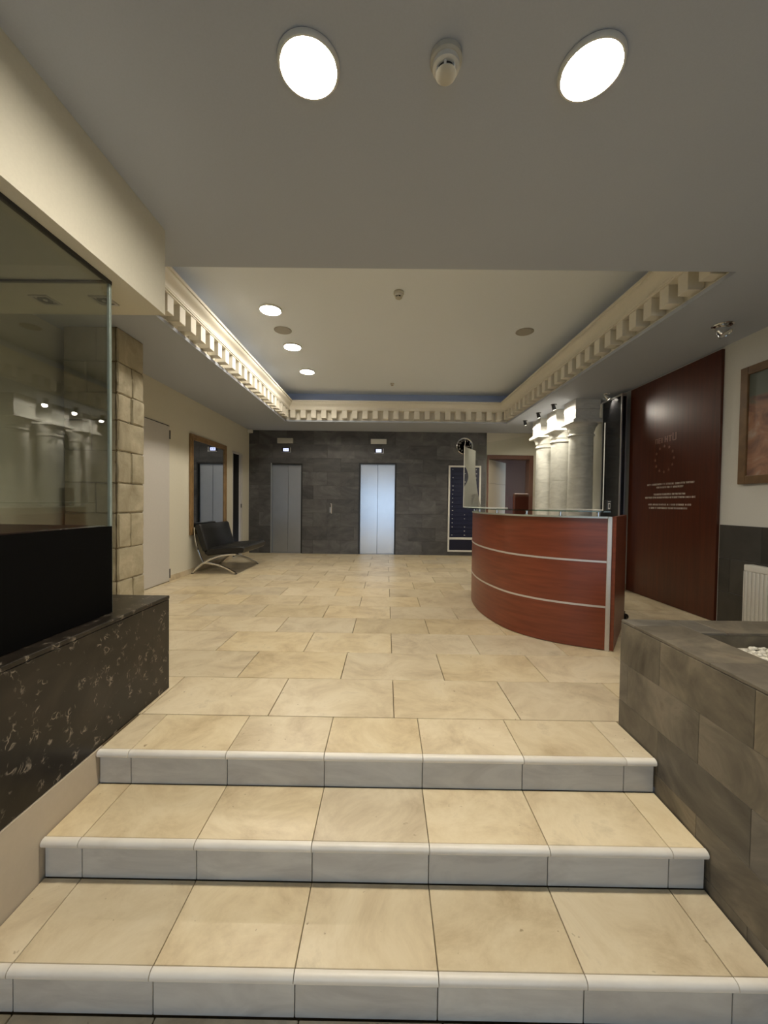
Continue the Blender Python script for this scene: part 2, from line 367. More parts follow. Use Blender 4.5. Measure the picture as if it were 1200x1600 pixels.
# strips of floor beside the stair head, behind plinth and planter
for (a, b, c, d) in grid(XL + 0.002, -1.30, 1.74, 2.0, TW, TH) + grid(1.23, XR - 0.002, 1.74, 2.0, TW, TH):
    piece('floor_tile', (a + G, c + G, -0.012), (b - G, d - G, 0.0), FLOOR_T, fl, 0.0015)
fl2 = MB().box((XL, YF, ZL - 0.13), (XR, 1.75, ZL - 0.012)).build('floor', GROUT); tag(fl2, 'lower entrance landing floor of cream tiles', kind='structure')
for (a, b, c, d) in grid(-1.285, 1.222, 1.152 - 0.4365 * 6, 1.152, 0.445, 0.4365, uoff=(-1.14 + 1.285) % 0.445, stagger=0.0):
    piece('floor_tile', (a + G, c + G, ZL - 0.012), (b - G, d - G, ZL), FLOOR_T, fl2, 0.0015)

# ------------------------------------------------------------------ stairs
st = empty('staircase', (0, 1.7, ZL)); tag(st, 'three wide cream stone steps with bullnose edges whitened as if by daylight', 'stairs')
def stair_piece(name, lo, hi, mat, bev=0.0015):
    o = piece(name, lo, hi, mat, st, bev); o.location -= Vector((0, 1.7, ZL)); return o
XJ = [-1.286, -1.143, -0.705, -0.264, 0.179, 0.630, 1.087, 1.222]
NR = 0.016
def nosing_mesh(w):
    prof = [(0.007, 0.0), (0.0, 0.0)] + [(-NR * math.sin(t), -NR + NR * math.cos(t)) for t in [math.pi * k / 8 for k in range(1, 8)]] + [(0.0, -2 * NR), (0.007, -2 * NR)]
    mb = MB().prism([(-w / 2, y, z) for y, z in prof], (w, 0, 0)); me = mb.mesh('nosing', True); me.materials.append(NOSE_T); return me
NC = {}
core = MB()
for k in range(3):
    z = -0.157 * k; yn = [1.688, 1.406, 1.132][k]
    back = 2.0 if k == 0 else [0, 1.688, 1.406][k] + 0.022
    zb = z - 0.157 if k < 2 else ZL
    core.box((-1.286, yn + 0.034, zb - 0.02), (1.222, 1.74, z - 0.0125) if k else (1.222, 1.72, z - 0.0125))
    for i in range(7):
        a, b = XJ[i] + 0.0015, XJ[i + 1] - 0.0015
        stair_piece('tread_tile', (a, yn + NR + 0.0090, z - 0.012), (b, back - 0.003, z), FLOOR_T)
        key = round(b - a, 4)
        if key not in NC: NC[key] = nosing_mesh(b - a)
        link('nosing', NC[key], None, st, Vector(((a + b) / 2, yn + NR, z)) - Vector((0, 1.7, ZL)))
        stair_piece('riser_tile', (a, yn + 0.022, zb), (b, yn + 0.034, z - 2 * NR - 0.001), RISER_T)
cm = core.mesh('core'); cm.transform(Matrix.Translation((0, -1.7, -ZL))); link('core', cm, GROUT, st)

# ------------------------------------------------------------------ ceilings
RX0, RX1, RY0, RY1 = -1.98, 2.315, 2.607, 7.50     # tray opening at the low ceiling
RO = 0.10                                          # cove set-back behind the cornice
c0 = MB()
for lo, hi in (((XL, YF), (XR, RY0)), ((XL, RY1), (XR, YB + 0.1)), ((XL, RY0), (RX0, RY1)), ((RX1, RY0), (XR, RY1))):
    c0.box((lo[0], lo[1], ZC), (hi[0], hi[1], ZC + 0.03))
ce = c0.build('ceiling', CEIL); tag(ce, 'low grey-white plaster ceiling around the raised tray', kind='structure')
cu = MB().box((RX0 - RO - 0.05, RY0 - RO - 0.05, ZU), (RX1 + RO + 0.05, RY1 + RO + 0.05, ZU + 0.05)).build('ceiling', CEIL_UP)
tag(cu, 'raised tray ceiling panel above the cornice', kind='structure')
cw = MB()
cw.box((RX0 - RO - 0.03, RY0 - RO - 0.03, ZC + 0.03), (RX0 - RO, RY1 + RO + 0.03, ZU)); cw.box((RX1 + RO, RY0 - RO - 0.03, ZC + 0.03), (RX1 + RO + 0.03, RY1 + RO + 0.03, ZU))
cw.box((RX0 - RO, RY1 + RO, ZC + 0.03), (RX1 + RO, RY1 + RO + 0.03, ZU)); cw.box((RX0 - RO, RY0 - RO - 0.03, ZC + 0.03), (RX1 + RO, RY0 - RO, ZU))
cw.build('cove_wall', COVE_BLUE, cu)
# cornice: profile (inward offset p, height above the low ceiling)
cyma = [(0.104 + 0.052 * t - 0.010 * math.sin(2 * math.pi * t), 0.238 + 0.107 * t) for t in [i / 8 for i in range(9)]]
PROF = [(-0.010, 0.0305), (-0.010, 0.043), (-0.024, 0.043), (-0.024, 0.058), (-0.042, 0.058), (-0.042, 0.205), (0.092, 0.205), (0.092, 0.220), (0.101, 0.220), (0.101, 0.238)] + cyma + [(0.170, 0.345), (0.170, 0.372), (-0.098, 0.372), (-0.098, 0.0305)]
def cornice(n, side, label):
    if side == 'L': f = lambda p, z, e: (RX0 + p, (RY0 + p, RY1 - p)[e], ZC + z)
    if side == 'R': f = lambda p, z, e: (RX1 - p, (RY0 + p, RY1 - p)[e], ZC + z)
    if side == 'B': f = lambda p, z, e: ((RX0 + p, RX1 - p)[e], RY1 - p, ZC + z)
    if side == 'F': f = lambda p, z, e: ((RX0 + p, RX1 - p)[e], RY0 + p, ZC + z)
    mb = MB().strip([[f(p, z, e) for p, z in PROF] for e in (0, 1)])
    o = mb.build('trim_%d' % n, CORNICE, smooth=True); tag(o, label, kind='structure')
    L0, L1 = (RY0, RY1) if side in 'LR' else (RX0, RX1)
    cnt = int((L1 - L0 - 0.32) / 0.192); st_ = (L1 - L0 - 0.32) / cnt
    for i in range(cnt + 1):
        u = L0 + 0.16 + i * st_; w = 0.050
        za, zb = ZC + 0.054, ZC + 0.204
        if side == 'L': lo, hi = (RX0 - 0.041, u - w, za), (RX0 + 0.086, u + w, zb)
        if side == 'R': lo, hi = (RX1 - 0.086, u - w, za), (RX1 + 0.041, u + w, zb)
        if side == 'B': lo, hi = (u - w, RY1 - 0.086, za), (u + w, RY1 + 0.041, zb)
        if side == 'F': lo, hi = (u - w, RY0 - 0.041, za), (u + w, RY0 + 0.086, zb)
        piece('dentil', lo, hi, CORNICE, o, 0.002)
cornice(1, 'L', 'brightly lit dentil cornice along the left side of the tray ceiling')
cornice(2, 'B', 'short dentil cornice above the elevators')
cornice(3, 'R', 'shaded dentil cornice along the right side of the tray ceiling')
cornice(4, 'F', 'dentil cornice on the near edge of the tray ceiling')

# ------------------------------------------------------------------ walls
EL = (-2.55, -1.85, -0.01, 1.985)      # left elevator opening (x0,x1,z0,z1)
ER = (-0.605, 0.215, -0.01, 2.015)     # right elevator opening
DB = (2.215, 3.19, -0.01, 2.205)       # doorway right
wb = MB()
for (a, b, c, d) in subtract(subtract(subtract([(XL - 0.1, XR + 0.1, -0.14, ZC)], EL), ER), DB):
    wb.box((a, YB + 0.013, c), (b, YB + 0.20, d))
wbo = wb.build('wall_back', PLASTER); tag(wbo, 'back wall with dark slate tiles and a plain plaster end', kind='structure')
gb = MB()
for (a, b, c, d) in subtract(subtract([(XL, 2.185, 0.0, ZC)], EL), ER): gb.box((a, YB + 0.006, c), (b, YB + 0.0128, d))
gb.build('grout', SLATE_GROUT, wbo)
for (a, b, c, d) in grid(XL + 0.003, 2.185, 0.0, ZC - 0.002, 0.60, 0.30, uoff=0.22, stagger=0.5, holes=(EL, ER)):
    piece('wall_tile', (a + 0.0012, YB, c + 0.0012), (b - 0.0012, YB + 0.0126, d - 0.0012), SLATE, wbo, 0.001)
# left wall: opening for the ajar door at the far end
D2 = (7.55, 8.03, -0.01, 2.11)
wl = MB()
for (a, b, c, d) in subtract([(YF, YB + 0.2, -0.6, ZC)], D2): wl.box((XL - 0.1, a, c), (XL, b, d))
wlo = wl.build('wall_left', PLASTER); tag(wlo, 'cream plaster left wall with mirror and pale door', kind='structure')
MB().box((XL - 1.0, 7.0, 0), (XL - 0.98, 8.6, 2.3)).box((XL - 1.0, 7.48, -0.02), (XL - 0.1, 8.6, 0)).box((XL - 1.0, 7.2, 2.3), (XL - 0.1, 8.6, 2.32)).box((XL - 1.0, 7.2, 0), (XL - 0.1, 7.22, 2.3)).box((XL - 1.0, 8.6, 0), (XL - 0.1, 8.62, 2.3)).build('darkened_interior', VOID, wlo)
wr = MB().box((XR, YF, -0.6), (XR + 0.1, YB + 0.2, ZC)).build('wall_right', simple('grey_white_plaster', (0.66, 0.65, 0.60), 0.85, bump=0.15, bscale=90)); tag(wr, 'plaster right wall with dark slate dado', kind='structure')
for (a, b, c, d) in grid(0.0, 3.775, 0.0, 0.965, 0.60, 0.3217, uoff=0.35, stagger=0.5):
    piece('wall_tile', (XR - 0.012, a + 0.0012, c + 0.0012), (XR, b - 0.0012, d - 0.0012), SLATE_DARK, wr, 0.001)
# entrance wall behind the camera
wf = MB()
OP = (-1.7, 1.7, ZL, 2.1)
for (a, b, c, d) in subtract([(XL - 0.1, XR + 0.1, -0.6, ZC)], OP): wf.box((a, YF - 0.15, c), (b, YF, d))
tag(wf.build('wall_front', PLASTER), 'entrance wall behind the viewer with a wide glazed opening', kind='structure')
w1 = MB()
for x in (-1.7, -0.03, 1.64): w1.box((x, YF - 0.1, ZL), (x + 0.06, YF - 0.04, 2.1))
w1.box((-1.7, YF - 0.1, 2.04), (1.7, YF - 0.04, 2.1))
w1o = w1.build('window_1', ALU); tag(w1o, 'aluminium framed glazed entrance', kind='structure')
for a, b in ((-1.64, -0.03), (0.03, 1.64)): MB().box((a, YF - 0.075, ZL), (b, YF - 0.065, 2.04)).build('pane', ENTRY_GLASS, w1o)
tag(MB().box((-12, -20, ZL - 0.12), (12, YF - 0.15, ZL - 0.02)).build('ground', simple('street_paving', (0.30, 0.29, 0.28), 0.9)), 'grey street paving outside the entrance', kind='structure')
# dropped slab / bulkhead above the glass vitrine
bh = MB().box((XL, YF, 2.212), (-1.306, 2.262, ZC - 0.001)).build('wall_bulkhead', PLASTER); tag(bh, 'dropped plaster bulkhead above the glass vitrine', kind='structure')
# plaster stringer under the marble
tag(MB().box((XL, YF, ZL), (-1.289, 1.735, -0.001)).build('wall_stringer', STRINGER), 'beige plaster stringer beside the steps under the marble', kind='structure')
bb = MB()
bb.box((XL, 5.33, 0.0), (XL + 0.012, 7.54, 0.075)); bb.box((XL, 8.04, 0), (XL + 0.012, YB, 0.075))
tag(bb.build('baseboard_left', FLOOR_T), 'low cream stone skirting along the left wall', kind='structure')
tag(MB().box((XR - 0.012, 5.22, 0.0), (XR, YB, 0.075)).build('baseboard_right', FLOOR_T), 'low cream stone skirting along the right wall', kind='structure')
# far doorway: wood lining, ajar leaf, room beyond
rm = MB().box((2.0, 10.3, -0.02), (4.2, 10.32, 2.7)).box((2.0, YB + 0.2, 2.6), (4.2, 10.3, 2.62)).box((4.18, YB + 0.2, -0.02), (4.2, 10.3, 2.6)).box((2.0, YB + 0.2, -0.02), (2.02, 10.3, 2.6)).box((2.0, YB + 0.1, -0.03), (4.2, 10.3, -0.001))
rmo = rm.build('wall_far_room', DARKWOOD); tag(rmo, 'dim brown room beyond the far doorway', kind='structure')
d3 = MB()
d3.box((2.20, YB - 0.02, 2.13), (3.205, YB + 0.215, 2.215)).box((3.12, YB - 0.02, 0), (3.205, YB + 0.215, 2.13)).box((2.20, YB - 0.02, 0), (2.232, YB + 0.215, 2.13))
d3o = d3.build('door_3', DARKWOOD); tag(d3o, 'brown wooden door frame at the right end of the back wall', kind='structure')
leaf = empty('door_leaf', (2.24, 8.50, 0.0), math.atan2(0.74, 0.60)); leaf.parent = d3o
BEIGE_LEAF = simple('pale_beige_door_leaf', (0.62, 0.55, 0.44), 0.5)
for a, b in ((0.005, 0.70), (0.705, 1.60), (1.605, 2.125)): MB().box((0, -0.02, a), (0.94, 0.02, b)).bevel(0.003).build('leaf_panel', BEIGE_LEAF, leaf)
# pale flush door near the stone pillar
d1 = MB().box((XL - 0.001, 4.60, 0.012), (XL + 0.022, 5.315, 2.155)).bevel(0.003).build('door_1', WHITE_DOOR); tag(d1, 'pale grey flush door in the left wall beside the stone pillar', kind='structure')
d1f = MB().box((XL, 5.317, 0), (XL + 0.012, 5.327, 2.165)).box((XL, 4.59, 2.157), (XL + 0.012, 5.327, 2.167)).build('gasket', BLACKPL, d1)
MB().tube([(XL + 0.026, 5.318, 1.98), (XL + 0.026, 5.318, 2.10)], 0.007).build('hinge', BLACKPL, d1)
MB().tube([(XL + 0.026, 5.318, 0.05), (XL + 0.026, 5.318, 0.18)], 0.007).build('hinge', BLACKPL, d1)
# ajar white-edged door; leaf face coloured near black for the dark interior
d2 = MB().box((XL - 0.75, 7.97, 0.01), (XL - 0.035, 8.015, 2.10)).build('door_2', simple('darkened_door_face', (0.02, 0.017, 0.015), 0.5)); tag(d2, 'white-edged door, its face darkened like the unlit interior, standing open in the left wall near the elevators', kind='structure')
MB().box((XL - 0.035, 7.965, 0.01), (XL + 0.004, 8.016, 2.09)).build('edge_strip', WHITE_DOOR, d2)
MB().box((XL - 0.002, 7.972, 1.0), (XL + 0.012, 8.008, 1.08)).build('lock', BLACKPL, d2)
fr2 = MB().box((XL - 0.05, 7.535, 2.095), (XL + 0.012, 8.05, 2.125)).box((XL - 0.05, 7.535, 0), (XL + 0.012, 7.553, 2.1)).box((XL - 0.05, 8.018, 0), (XL + 0.012, 8.05, 2.1)).build('door_frame', WHITE_DOOR, d2)

# ------------------------------------------------------------------ mahogany wall panel with lettering
wp = empty('wall_panel', (XR, 4.485, 0)); tag(wp, 'tall mahogany wall panel with white lettering behind the reception desk', 'panel')
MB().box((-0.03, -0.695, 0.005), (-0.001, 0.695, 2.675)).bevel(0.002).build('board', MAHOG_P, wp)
GL = {'i': [(0, .25, 0, 1)], 'n': [(0, .2, 0, 1), (.5, .7, 0, 1), (.2, .5, .42, .58)], 'p': [(0, .2, 0, 1), (.5, .7, 0, 1), (.2, .5, .84, 1)],
      'e': [(0, .2, 0, 1), (.2, .6, 0, .15), (.2, .6, .43, .57), (.2, .6, .85, 1)], 't': [(.25, .45, 0, 1), (0, .7, .84, 1)], 'o': [(0, .18, 0, 1), (.5, .68, 0, 1), (.18, .5, 0, .15), (.18, .5, .85, 1)], 'u': [(0, .18, .1, 1), (.5, .68, .1, 1), (.08, .6, 0, .16)]}
def letter_line(mb, yc, z, length, h, rnd, x=-0.0312, words=3):
    y = yc + length / 2; end = yc - length / 2; wl_ = length / words
    while y > end:
        g = GL[rnd.choice('inpetoe')]
        if y - 0.7 * h < end: break
        for (a, b, c, d) in g: mb.box((x, y - b * h, z + c * h), (x + 0.0015, y - a * h, z + d * h))
        y -= 0.86 * h
        if rnd.random() < 0.085: y -= 0.6 * h
rnd = random.Random(3)
mb = MB()
for yc, z, ln in ((-0.045, 1.388, 0.74), (-0.05, 1.350, 0.42), (-0.045, 1.268, 0.50), (-0.045, 1.230, 0.80), (-0.045, 1.146, 0.68), (-0.03, 1.106, 0.62)):
    letter_line(mb, yc, z, ln, 0.020, rnd)
o = mb.build('lettering', LETTER, wp); o['label'] = 'six small lines of white lettering'
mb = MB()
y = 0.20
for g, h in (('p', .06), ('e', .06), ('i', .06), ('n', .07), ('t', .07), ('u', .09)):
    for (a, b, c, d) in GL[g]: mb.box((-0.0312, y - b * h, 1.885 + c * h), (-0.0297, y - a * h, 1.885 + d * h))
    y -= h * 0.86
mb.build('faint_word', LETTER_FAINT, wp)
mb = MB()
for k in range(12):
    a = 2 * math.pi * k / 12; cy, cz = 0.045 + 0.15 * math.cos(a), 1.69 + 0.15 * math.sin(a)
    pts = [(-0.0312, cy + (0.022, 0.009)[j % 2] * math.sin(math.pi * j / 5), cz + (0.022, 0.009)[j % 2] * math.cos(math.pi * j / 5)) for j in range(10)]
    mb.prism(pts, (0.0015, 0, 0))
mb.build('ring_of_stars', LETTER_FAINT, wp)

# ------------------------------------------------------------------ stone pillar (left)
pi_ = empty('stone_pillar', (-2.70, 3.69, 0)); tag(pi_, 'square pillar clad in rough cream stone blocks behind the glass', 'pillar')
MB().box((-0.235, -0.18, 0), (0.235, 0.18, ZC - 0.002)).build('core', GROUT, pi_)
def rough_block(lo, hi, seed):
    r = random.Random(seed); mb = MB().box(lo, hi).bevel(0.012, 1)
    bmesh.ops.subdivide_edges(mb.bm, edges=mb.bm.edges, cuts=2, use_grid_fill=True)
    for v in mb.bm.verts: v.co += Vector((r.uniform(-1, 1), r.uniform(-1, 1), r.uniform(-1, 1))) * 0.004
    return mb.build('stone_block', WALL_STONE, pi_, smooth=True)
zs = [0.0, 0.10, 0.379, 0.682, 1.008, 1.286, 1.581, 1.858, 2.105, 2.39, ZC - 0.002]
for i in range(10):
    cut = [None, 0.02, None, -0.01, None, 0.0, None, 0.0, 0.015, None][i]
    segs = [(-0.19, 0.19)] if cut is None else [(-0.19, cut), (cut, 0.19)]
    for a, b in segs:
        rough_block((0.225, a + 0.003, zs[i] + 0.003), (0.25 + random.uniform(-0.006, 0.006), b - 0.003, zs[i + 1] - 0.003), i * 7 + int(a * 100))
    cut2 = [0.0, None, -0.05, None, 0.04, None, 0.0, None, -0.04, 0.05][i]
    segs = [(-0.25, 0.222)] if cut2 is None else [(-0.25, cut2), (cut2, 0.222)]
    for a, b in segs:
        rough_block((a + 0.003, -0.19 + random.uniform(-0.006, 0.006), zs[i] + 0.003), (b - 0.003, -0.172, zs[i + 1] - 0.003), i * 11 + 3 + int(a * 100))

# ------------------------------------------------------------------ marble plinth, glass vitrine, black cabinet
mp_ = empty('marble_plinth', (-1.6, 0.0, 0)); tag(mp_, 'low dark brown marble plinth with pale fossil veins left of the steps', 'plinth')
MB().box((-1.42, YF + 0.02, 0.0), (0.283, 2.26, 0.53)).build('core', GROUT, mp_)
MB().box((0.283, YF + 0.02, 0.0005), (0.305, 2.285, 0.538)).bevel(0.002).build('front_slab', MARBLE, mp_)
MB().box((-1.42, 2.262, 0.0005), (0.281, 2.285, 0.538)).bevel(0.002).build('end_slab', MARBLE, mp_)
MB().box((-1.42, YF + 0.02, 0.540), (0.307, 2.287, 0.561)).bevel(0.003).build('top_slab', MARBLE, mp_)
gv = empty('glass_partition', (-1.378, 1.92, 0.561)); tag(gv, 'tall clear glass vitrine standing on the dark marble plinth', 'glass')
MB().box((-0.010, -4.9, 0.002), (0.0, 0.0, 1.649)).build('pane', GLASS, gv)
MB().box((-1.64, -0.010, 0.002), (-0.012, 0.0, 1.649)).build('pane', GLASS, gv)
MB().box((0.0005, -4.9, 0.003), (0.004, -0.003, 0.437)).build('lower_panel', MATTEBLACK, gv)
MB().box((-0.013, -0.013, 0.002), (0.002, 0.003, 1.649)).bevel(0.002).build('corner_edge', simple('polished_glass_edge', (0.30, 0.36, 0.33), 0.15, 0.3), gv)
MB().box((-0.012, -4.9, 1.632), (0.003, 0.003, 1.650)).build('top_channel', BLACKPL, gv)
MB().box((-1.64, -0.012, 1.640), (-0.014, 0.002, 1.650)).build('top_channel', BLACKPL, gv)
cb = empty('black_cabinet', (-1.65, 0.4, 0.562)); tag(cb, 'low black lacquered cabinet inside the glass vitrine', 'cabinet')
MB().box((-1.30, -1.5, 0.0), (0.235, 1.485, 0.42)).bevel(0.003).build('body', BLACKLAC, cb)
MB().box((-1.30, -1.5, 0.421), (0.255, 1.50, 0.440)).bevel(0.003).build('top', BLACKLAC, cb)
for k in range(3):
    a = -1.49 + k * 0.984
    MB().box((0.236, a, 0.01), (0.248, a + 0.976, 0.412)).bevel(0.002).build('door', BLACKLAC, cb)

# ------------------------------------------------------------------ tiled planter (right) with pebbles
pt = empty('planter', (1.226, 1.98, ZL)); tag(pt, 'low brown slate tiled planter wall right of the steps', 'planter')
PX0, PX1, PY0, PY1, PZ = 1.226, XR - 0.014, -0.6, 1.985, 0.545
IX0, IX1, IY1 = 1.472, XR - 0.15, 1.785
def pl_local(lo, hi): return [lo[i] - (1.226, 1.98, ZL)[i] for i in range(3)], [hi[i] - (1.226, 1.98, ZL)[i] for i in range(3)]
mb = MB()
for lo, hi in (((PX0 + 0.012, PY0, ZL), (IX0 - 0.012, PY1 - 0.012, PZ - 0.012)), ((IX0 - 0.012, IY1 + 0.012, ZL), (PX1 - 0.012, PY1 - 0.012, PZ - 0.012)), ((IX1 + 0.012, PY0, ZL), (PX1 - 0.012, IY1 + 0.012, PZ - 0.012)), ((IX0 - 0.012, PY0, ZL), (IX1 + 0.012, IY1 + 0.012, 0.40))):
    mb.box(*pl_local(lo, hi))
mb.build('core', SLATE_GROUT, pt)
def ptile(lo, hi):
    lo, hi = pl_local(lo, hi); piece('slate_tile', lo, hi, PLANT_T, pt, 0.001)
g = 0.0006
for (a, b, c, d) in grid(PY0, PY1 - 0.0, ZL, PZ - 0.012, 0.44, 0.2006, uoff=0.10, voff=0.002, stagger=0.5):
    ptile((PX0, a + g, c + g), (PX0 + 0.012, b - g, d - g))
for (a, b, c, d) in grid(PX0 + 0.012, PX1, 0.0, PZ - 0.012, 0.44, 0.2006, uoff=0.2, stagger=0.5):
    ptile((a + g, PY1 - 0.012, c + g), (b - g, PY1, d - g))
for (a, b, c, d) in grid(PY0, PY1, PX0, IX0, 0.44, 0.246, uoff=0.28): ptile((c + g, a + g, PZ - 0.012), (d - g, b - g, PZ))
for (a, b, c, d) in grid(IX0, PX1, IY1, PY1, 0.44, 0.2, uoff=0.12): ptile((a + g, c + g, PZ - 0.012), (b - g, d - g, PZ))
for (a, b, c, d) in grid(PY0, IY1, IX1, PX1, 0.44, 0.2, uoff=0.12): ptile((c + g, a + g, PZ - 0.012), (d - g, b - g, PZ))
for (a, b) in ((IX0, 1.95), (1.95, 2.42), (2.42, 2.9), (2.9, IX1)): ptile((a + g, IY1, 0.43), (b - g, IY1 + 0.012, PZ - 0.013))
for a in range(5): ptile((IX0 - 0.012, PY0 + a * 0.474 + g, 0.43), (IX0, PY0 + (a + 1) * 0.474 - g, PZ - 0.013))
# pebbles: uncountable
PEB = stone_tile('white_pebbles', [(0.3, (0.62, 0.58, 0.48)), (0.6, (0.80, 0.77, 0.68))], 0.8, 30, 0.3)
verts, faces = [], []
r = random.Random(5)
tpl = bmesh.new(); bmesh.ops.create_icosphere(tpl, subdivisions=1, radius=1.0); tv = [v.co.copy() for v in tpl.verts]; tf = [[v.index for v in f.verts] for f in tpl.faces]; tpl.free()
for k in range(5200):
    x = r.uniform(IX0 + 0.012, IX1 - 0.012); yv = r.uniform(0.2, IY1 - 0.014); s = r.uniform(0.010, 0.018)
    M_ = Matrix.Rotation(r.uniform(0, 6.28), 3, 'Z') @ Matrix.Diagonal((s * r.uniform(0.8, 1.2), s * r.uniform(0.7, 1.0), s * 0.6))
    base = len(verts); zc = 0.478 + r.uniform(-0.006, 0.010)
    verts += [tuple(M_ @ v + Vector((x, yv, zc))) for v in tv]; faces += [[i + base for i in f] for f in tf]
nb = len(verts); verts += [(IX0, -0.5, 0.405), (IX1, -0.5, 0.405), (IX1, IY1, 0.405), (IX0, IY1, 0.405), (IX0, -0.5, 0.476), (IX1, -0.5, 0.476), (IX1, IY1, 0.476), (IX0, IY1, 0.476)]
faces += [[nb + i for i in f] for f in ((0, 3, 2, 1), (4, 5, 6, 7), (0, 1, 5, 4), (1, 2, 6, 5), (2, 3, 7, 6), (3, 0, 4, 7))]
me = bpy.data.meshes.new('pebbles'); me.from_pydata(verts, [], faces)
for p in me.polygons: p.use_smooth = True
o = link('pebbles', me, PEB); tag(o, 'bed of white pebbles filling the slate planter', 'pebbles', kind='stuff')

# ------------------------------------------------------------------ columns
def make_column(y, label):
    c = empty('stone_column', (2.94, y, 0)); tag(c, label, 'column', 'row of three stone columns')
    return c
def column_parts(c):
    MB().box((-0.22, -0.22, 0.0), (0.22, 0.22, 0.07)).bevel(0.004).build('plinth', COL_STONE, c)
    MB().lathe([(0.205, 0.07), (0.215, 0.09), (0.215, 0.11), (0.20, 0.13), (0.19, 0.14), (0.184, 0.16)], 36).build('base_ring', COL_STONE, c, smooth=True)
    for a, b in ((0.16, 0.62), (0.62, 1.545), (1.545, 2.17)):
        r0, r1 = 0.182 - 0.007 * a, 0.182 - 0.007 * b
        MB().lathe([(r0 - 0.004, a + 0.0005), (r0, a + 0.004), (r1, b - 0.004), (r1 - 0.004, b - 0.0005)], 40).build('drum', COL_STONE, c, smooth=True)
    MB().lathe([(0.166, 2.17), (0.180, 2.172), (0.187, 2.186), (0.180, 2.200), (0.168, 2.202), (0.168, 2.225)], 36).build('neck_ring', COL_STONE, c, smooth=True)
    MB().lathe([(0.168, 2.225), (0.172, 2.240), (0.178, 2.241), (0.178, 2.252), (0.183, 2.254), (0.186, 2.275), (0.196, 2.305), (0.212, 2.332), (0.222, 2.345), (0.222, 2.352)], 36).build('echinus', COL_STONE, c, smooth=True)
    MB().box((-0.228, -0.228, 2.352), (0.228, 0.228, 2.395)).bevel(0.004).build('abacus', COL_STONE, c)
    MB().box((-0.205, -0.205, 2.395), (0.205, 0.205, 2.415)).bevel(0.003).build('fillet', COL_STONE, c)
    MB().box((-0.176, -0.176, 2.415), (0.176, 0.176, 2.555)).bevel(0.003).build('impost_block', COL_STONE, c)
    MB().box((-0.183, -0.183, 2.557), (0.183, 0.183, ZC - 0.001)).bevel(0.003).build('impost_block', COL_STONE, c)
cl = make_column(5.86, 'grey-shaded stone column nearest the viewer in the row of three'); column_parts(cl)
for y, lab in ((6.50, 'middle stone column of the row of three'), (7.14, 'farthest stone column of the row of three')):
    c = clone(cl); c.location = (2.94, y, 0); c['label'] = lab

# small swivel spotlights on the ceiling
def spotlight(x, y, target, label, lit=True, watts=SPOT_W, mat=CHROME, angle=172, sz=0.75):
    o = empty('ceiling_spotlight', (x, y, ZC)); tag(o, label, 'spotlight', 'swivel ceiling spotlights')
    MB().lathe([(0.058 * sz, -0.0005), (0.060 * sz, -0.006), (0.052 * sz, -0.012), (0.040 * sz, -0.008)], 24).build('ring', mat, o, smooth=True)
    d = (Vector(target) - Vector((x, y, ZC - 0.05))).normalized(); q = d.to_track_quat('-Z', 'Y').to_euler()
    h = MB().lathe([(0.022 * sz, 0.05), (0.034 * sz, 0.035), (0.038 * sz, 0.0), (0.040 * sz, -0.045), (0.035 * sz, -0.048), (0.033 * sz, -0.040)], 24).build('head', mat, o, (0, 0, -0.045), q, smooth=True)
    MB().lathe([(0.032 * sz, -0.041), (0.032 * sz, -0.043)], 20).build('lens', LENS_S if lit else WHITE_PL, h)
    if lit:
        ld = bpy.data.lights.new('spot_beam', 'SPOT'); ld.energy = watts; ld.color = WARM; ld.spot_size = math.radians(angle); ld.spot_blend = 0.35; ld.shadow_soft_size = 0.03
        lo = bpy.data.objects.new('spot_beam', ld); COL.objects.link(lo); lo.parent = o; lo.location = Vector((0, 0, -0.045)) + d * 0.06; lo.rotation_euler = q
    return o
spotlight(2.56, 7.18, (2.86, 7.05, 1.2), 'dark lit ceiling spotlight beside the farthest column', mat=BLACKPL)
spotlight(2.565, 6.57, (2.86, 6.40, 1.2), 'dark lit ceiling spotlight beside the middle column', mat=BLACKPL)
spotlight(2.585, 6.02, (2.86, 5.80, 1.2), 'dark lit ceiling spotlight beside the nearest column', mat=BLACKPL)
spotlight(3.06, 5.42, (3.28, 5.3, 2.3), 'small chrome spotlight above the black display board', watts=SPOT_W * 0.3, angle=95)
spotlight(2.87, 3.35, (3.0, 3.2, 2.3), 'unlit chrome ceiling spotlight above the mahogany panel', lit=False, sz=1.3)

# ------------------------------------------------------------------ downlights
def downlight(x, y, z, rad, lens, label, group):
    o = empty('downlight', (x, y, z)); tag(o, label, 'ceiling light', group)
    MB().lathe([(rad * 1.0, -0.001), (rad * 1.13, -0.0015), (rad * 1.14, -0.010), (rad * 1.08, -0.019), (rad * 1.02, -0.019), (rad * 1.0, -0.004)], 40).build('rim', WHITE_PL, o, smooth=True)
    MB().lathe([(rad * 0.99, -0.002), (rad * 0.97, -0.005), (rad * 0.75, -0.008), (rad * 0.4, -0.010), (0.002, -0.011)], 32).build('lens', lens, o, smooth=True)
    return o
downlight(-0.298, 1.412, ZC, 0.098, LENS_F, 'glowing round downlight left of the smoke detector on the low ceiling', 'downlights of the low ceiling')
downlight(0.713, 1.413, ZC, 0.098, LENS_F, 'glowing round downlight right of the smoke detector on the low ceiling', 'downlights of the low ceiling')
downlight(-1.31, 4.30, ZU, 0.110, LENS_C, 'nearest glowing downlight of the three in the tray ceiling', 'downlights of the tray ceiling')
downlight(-1.313, 5.305, ZU, 0.110, LENS_C, 'middle glowing downlight of the three in the tray ceiling', 'downlights of the tray ceiling')
downlight(-1.316, 6.30, ZU, 0.110, LENS_C, 'farthest glowing downlight of the three in the tray ceiling', 'downlights of the tray ceiling')
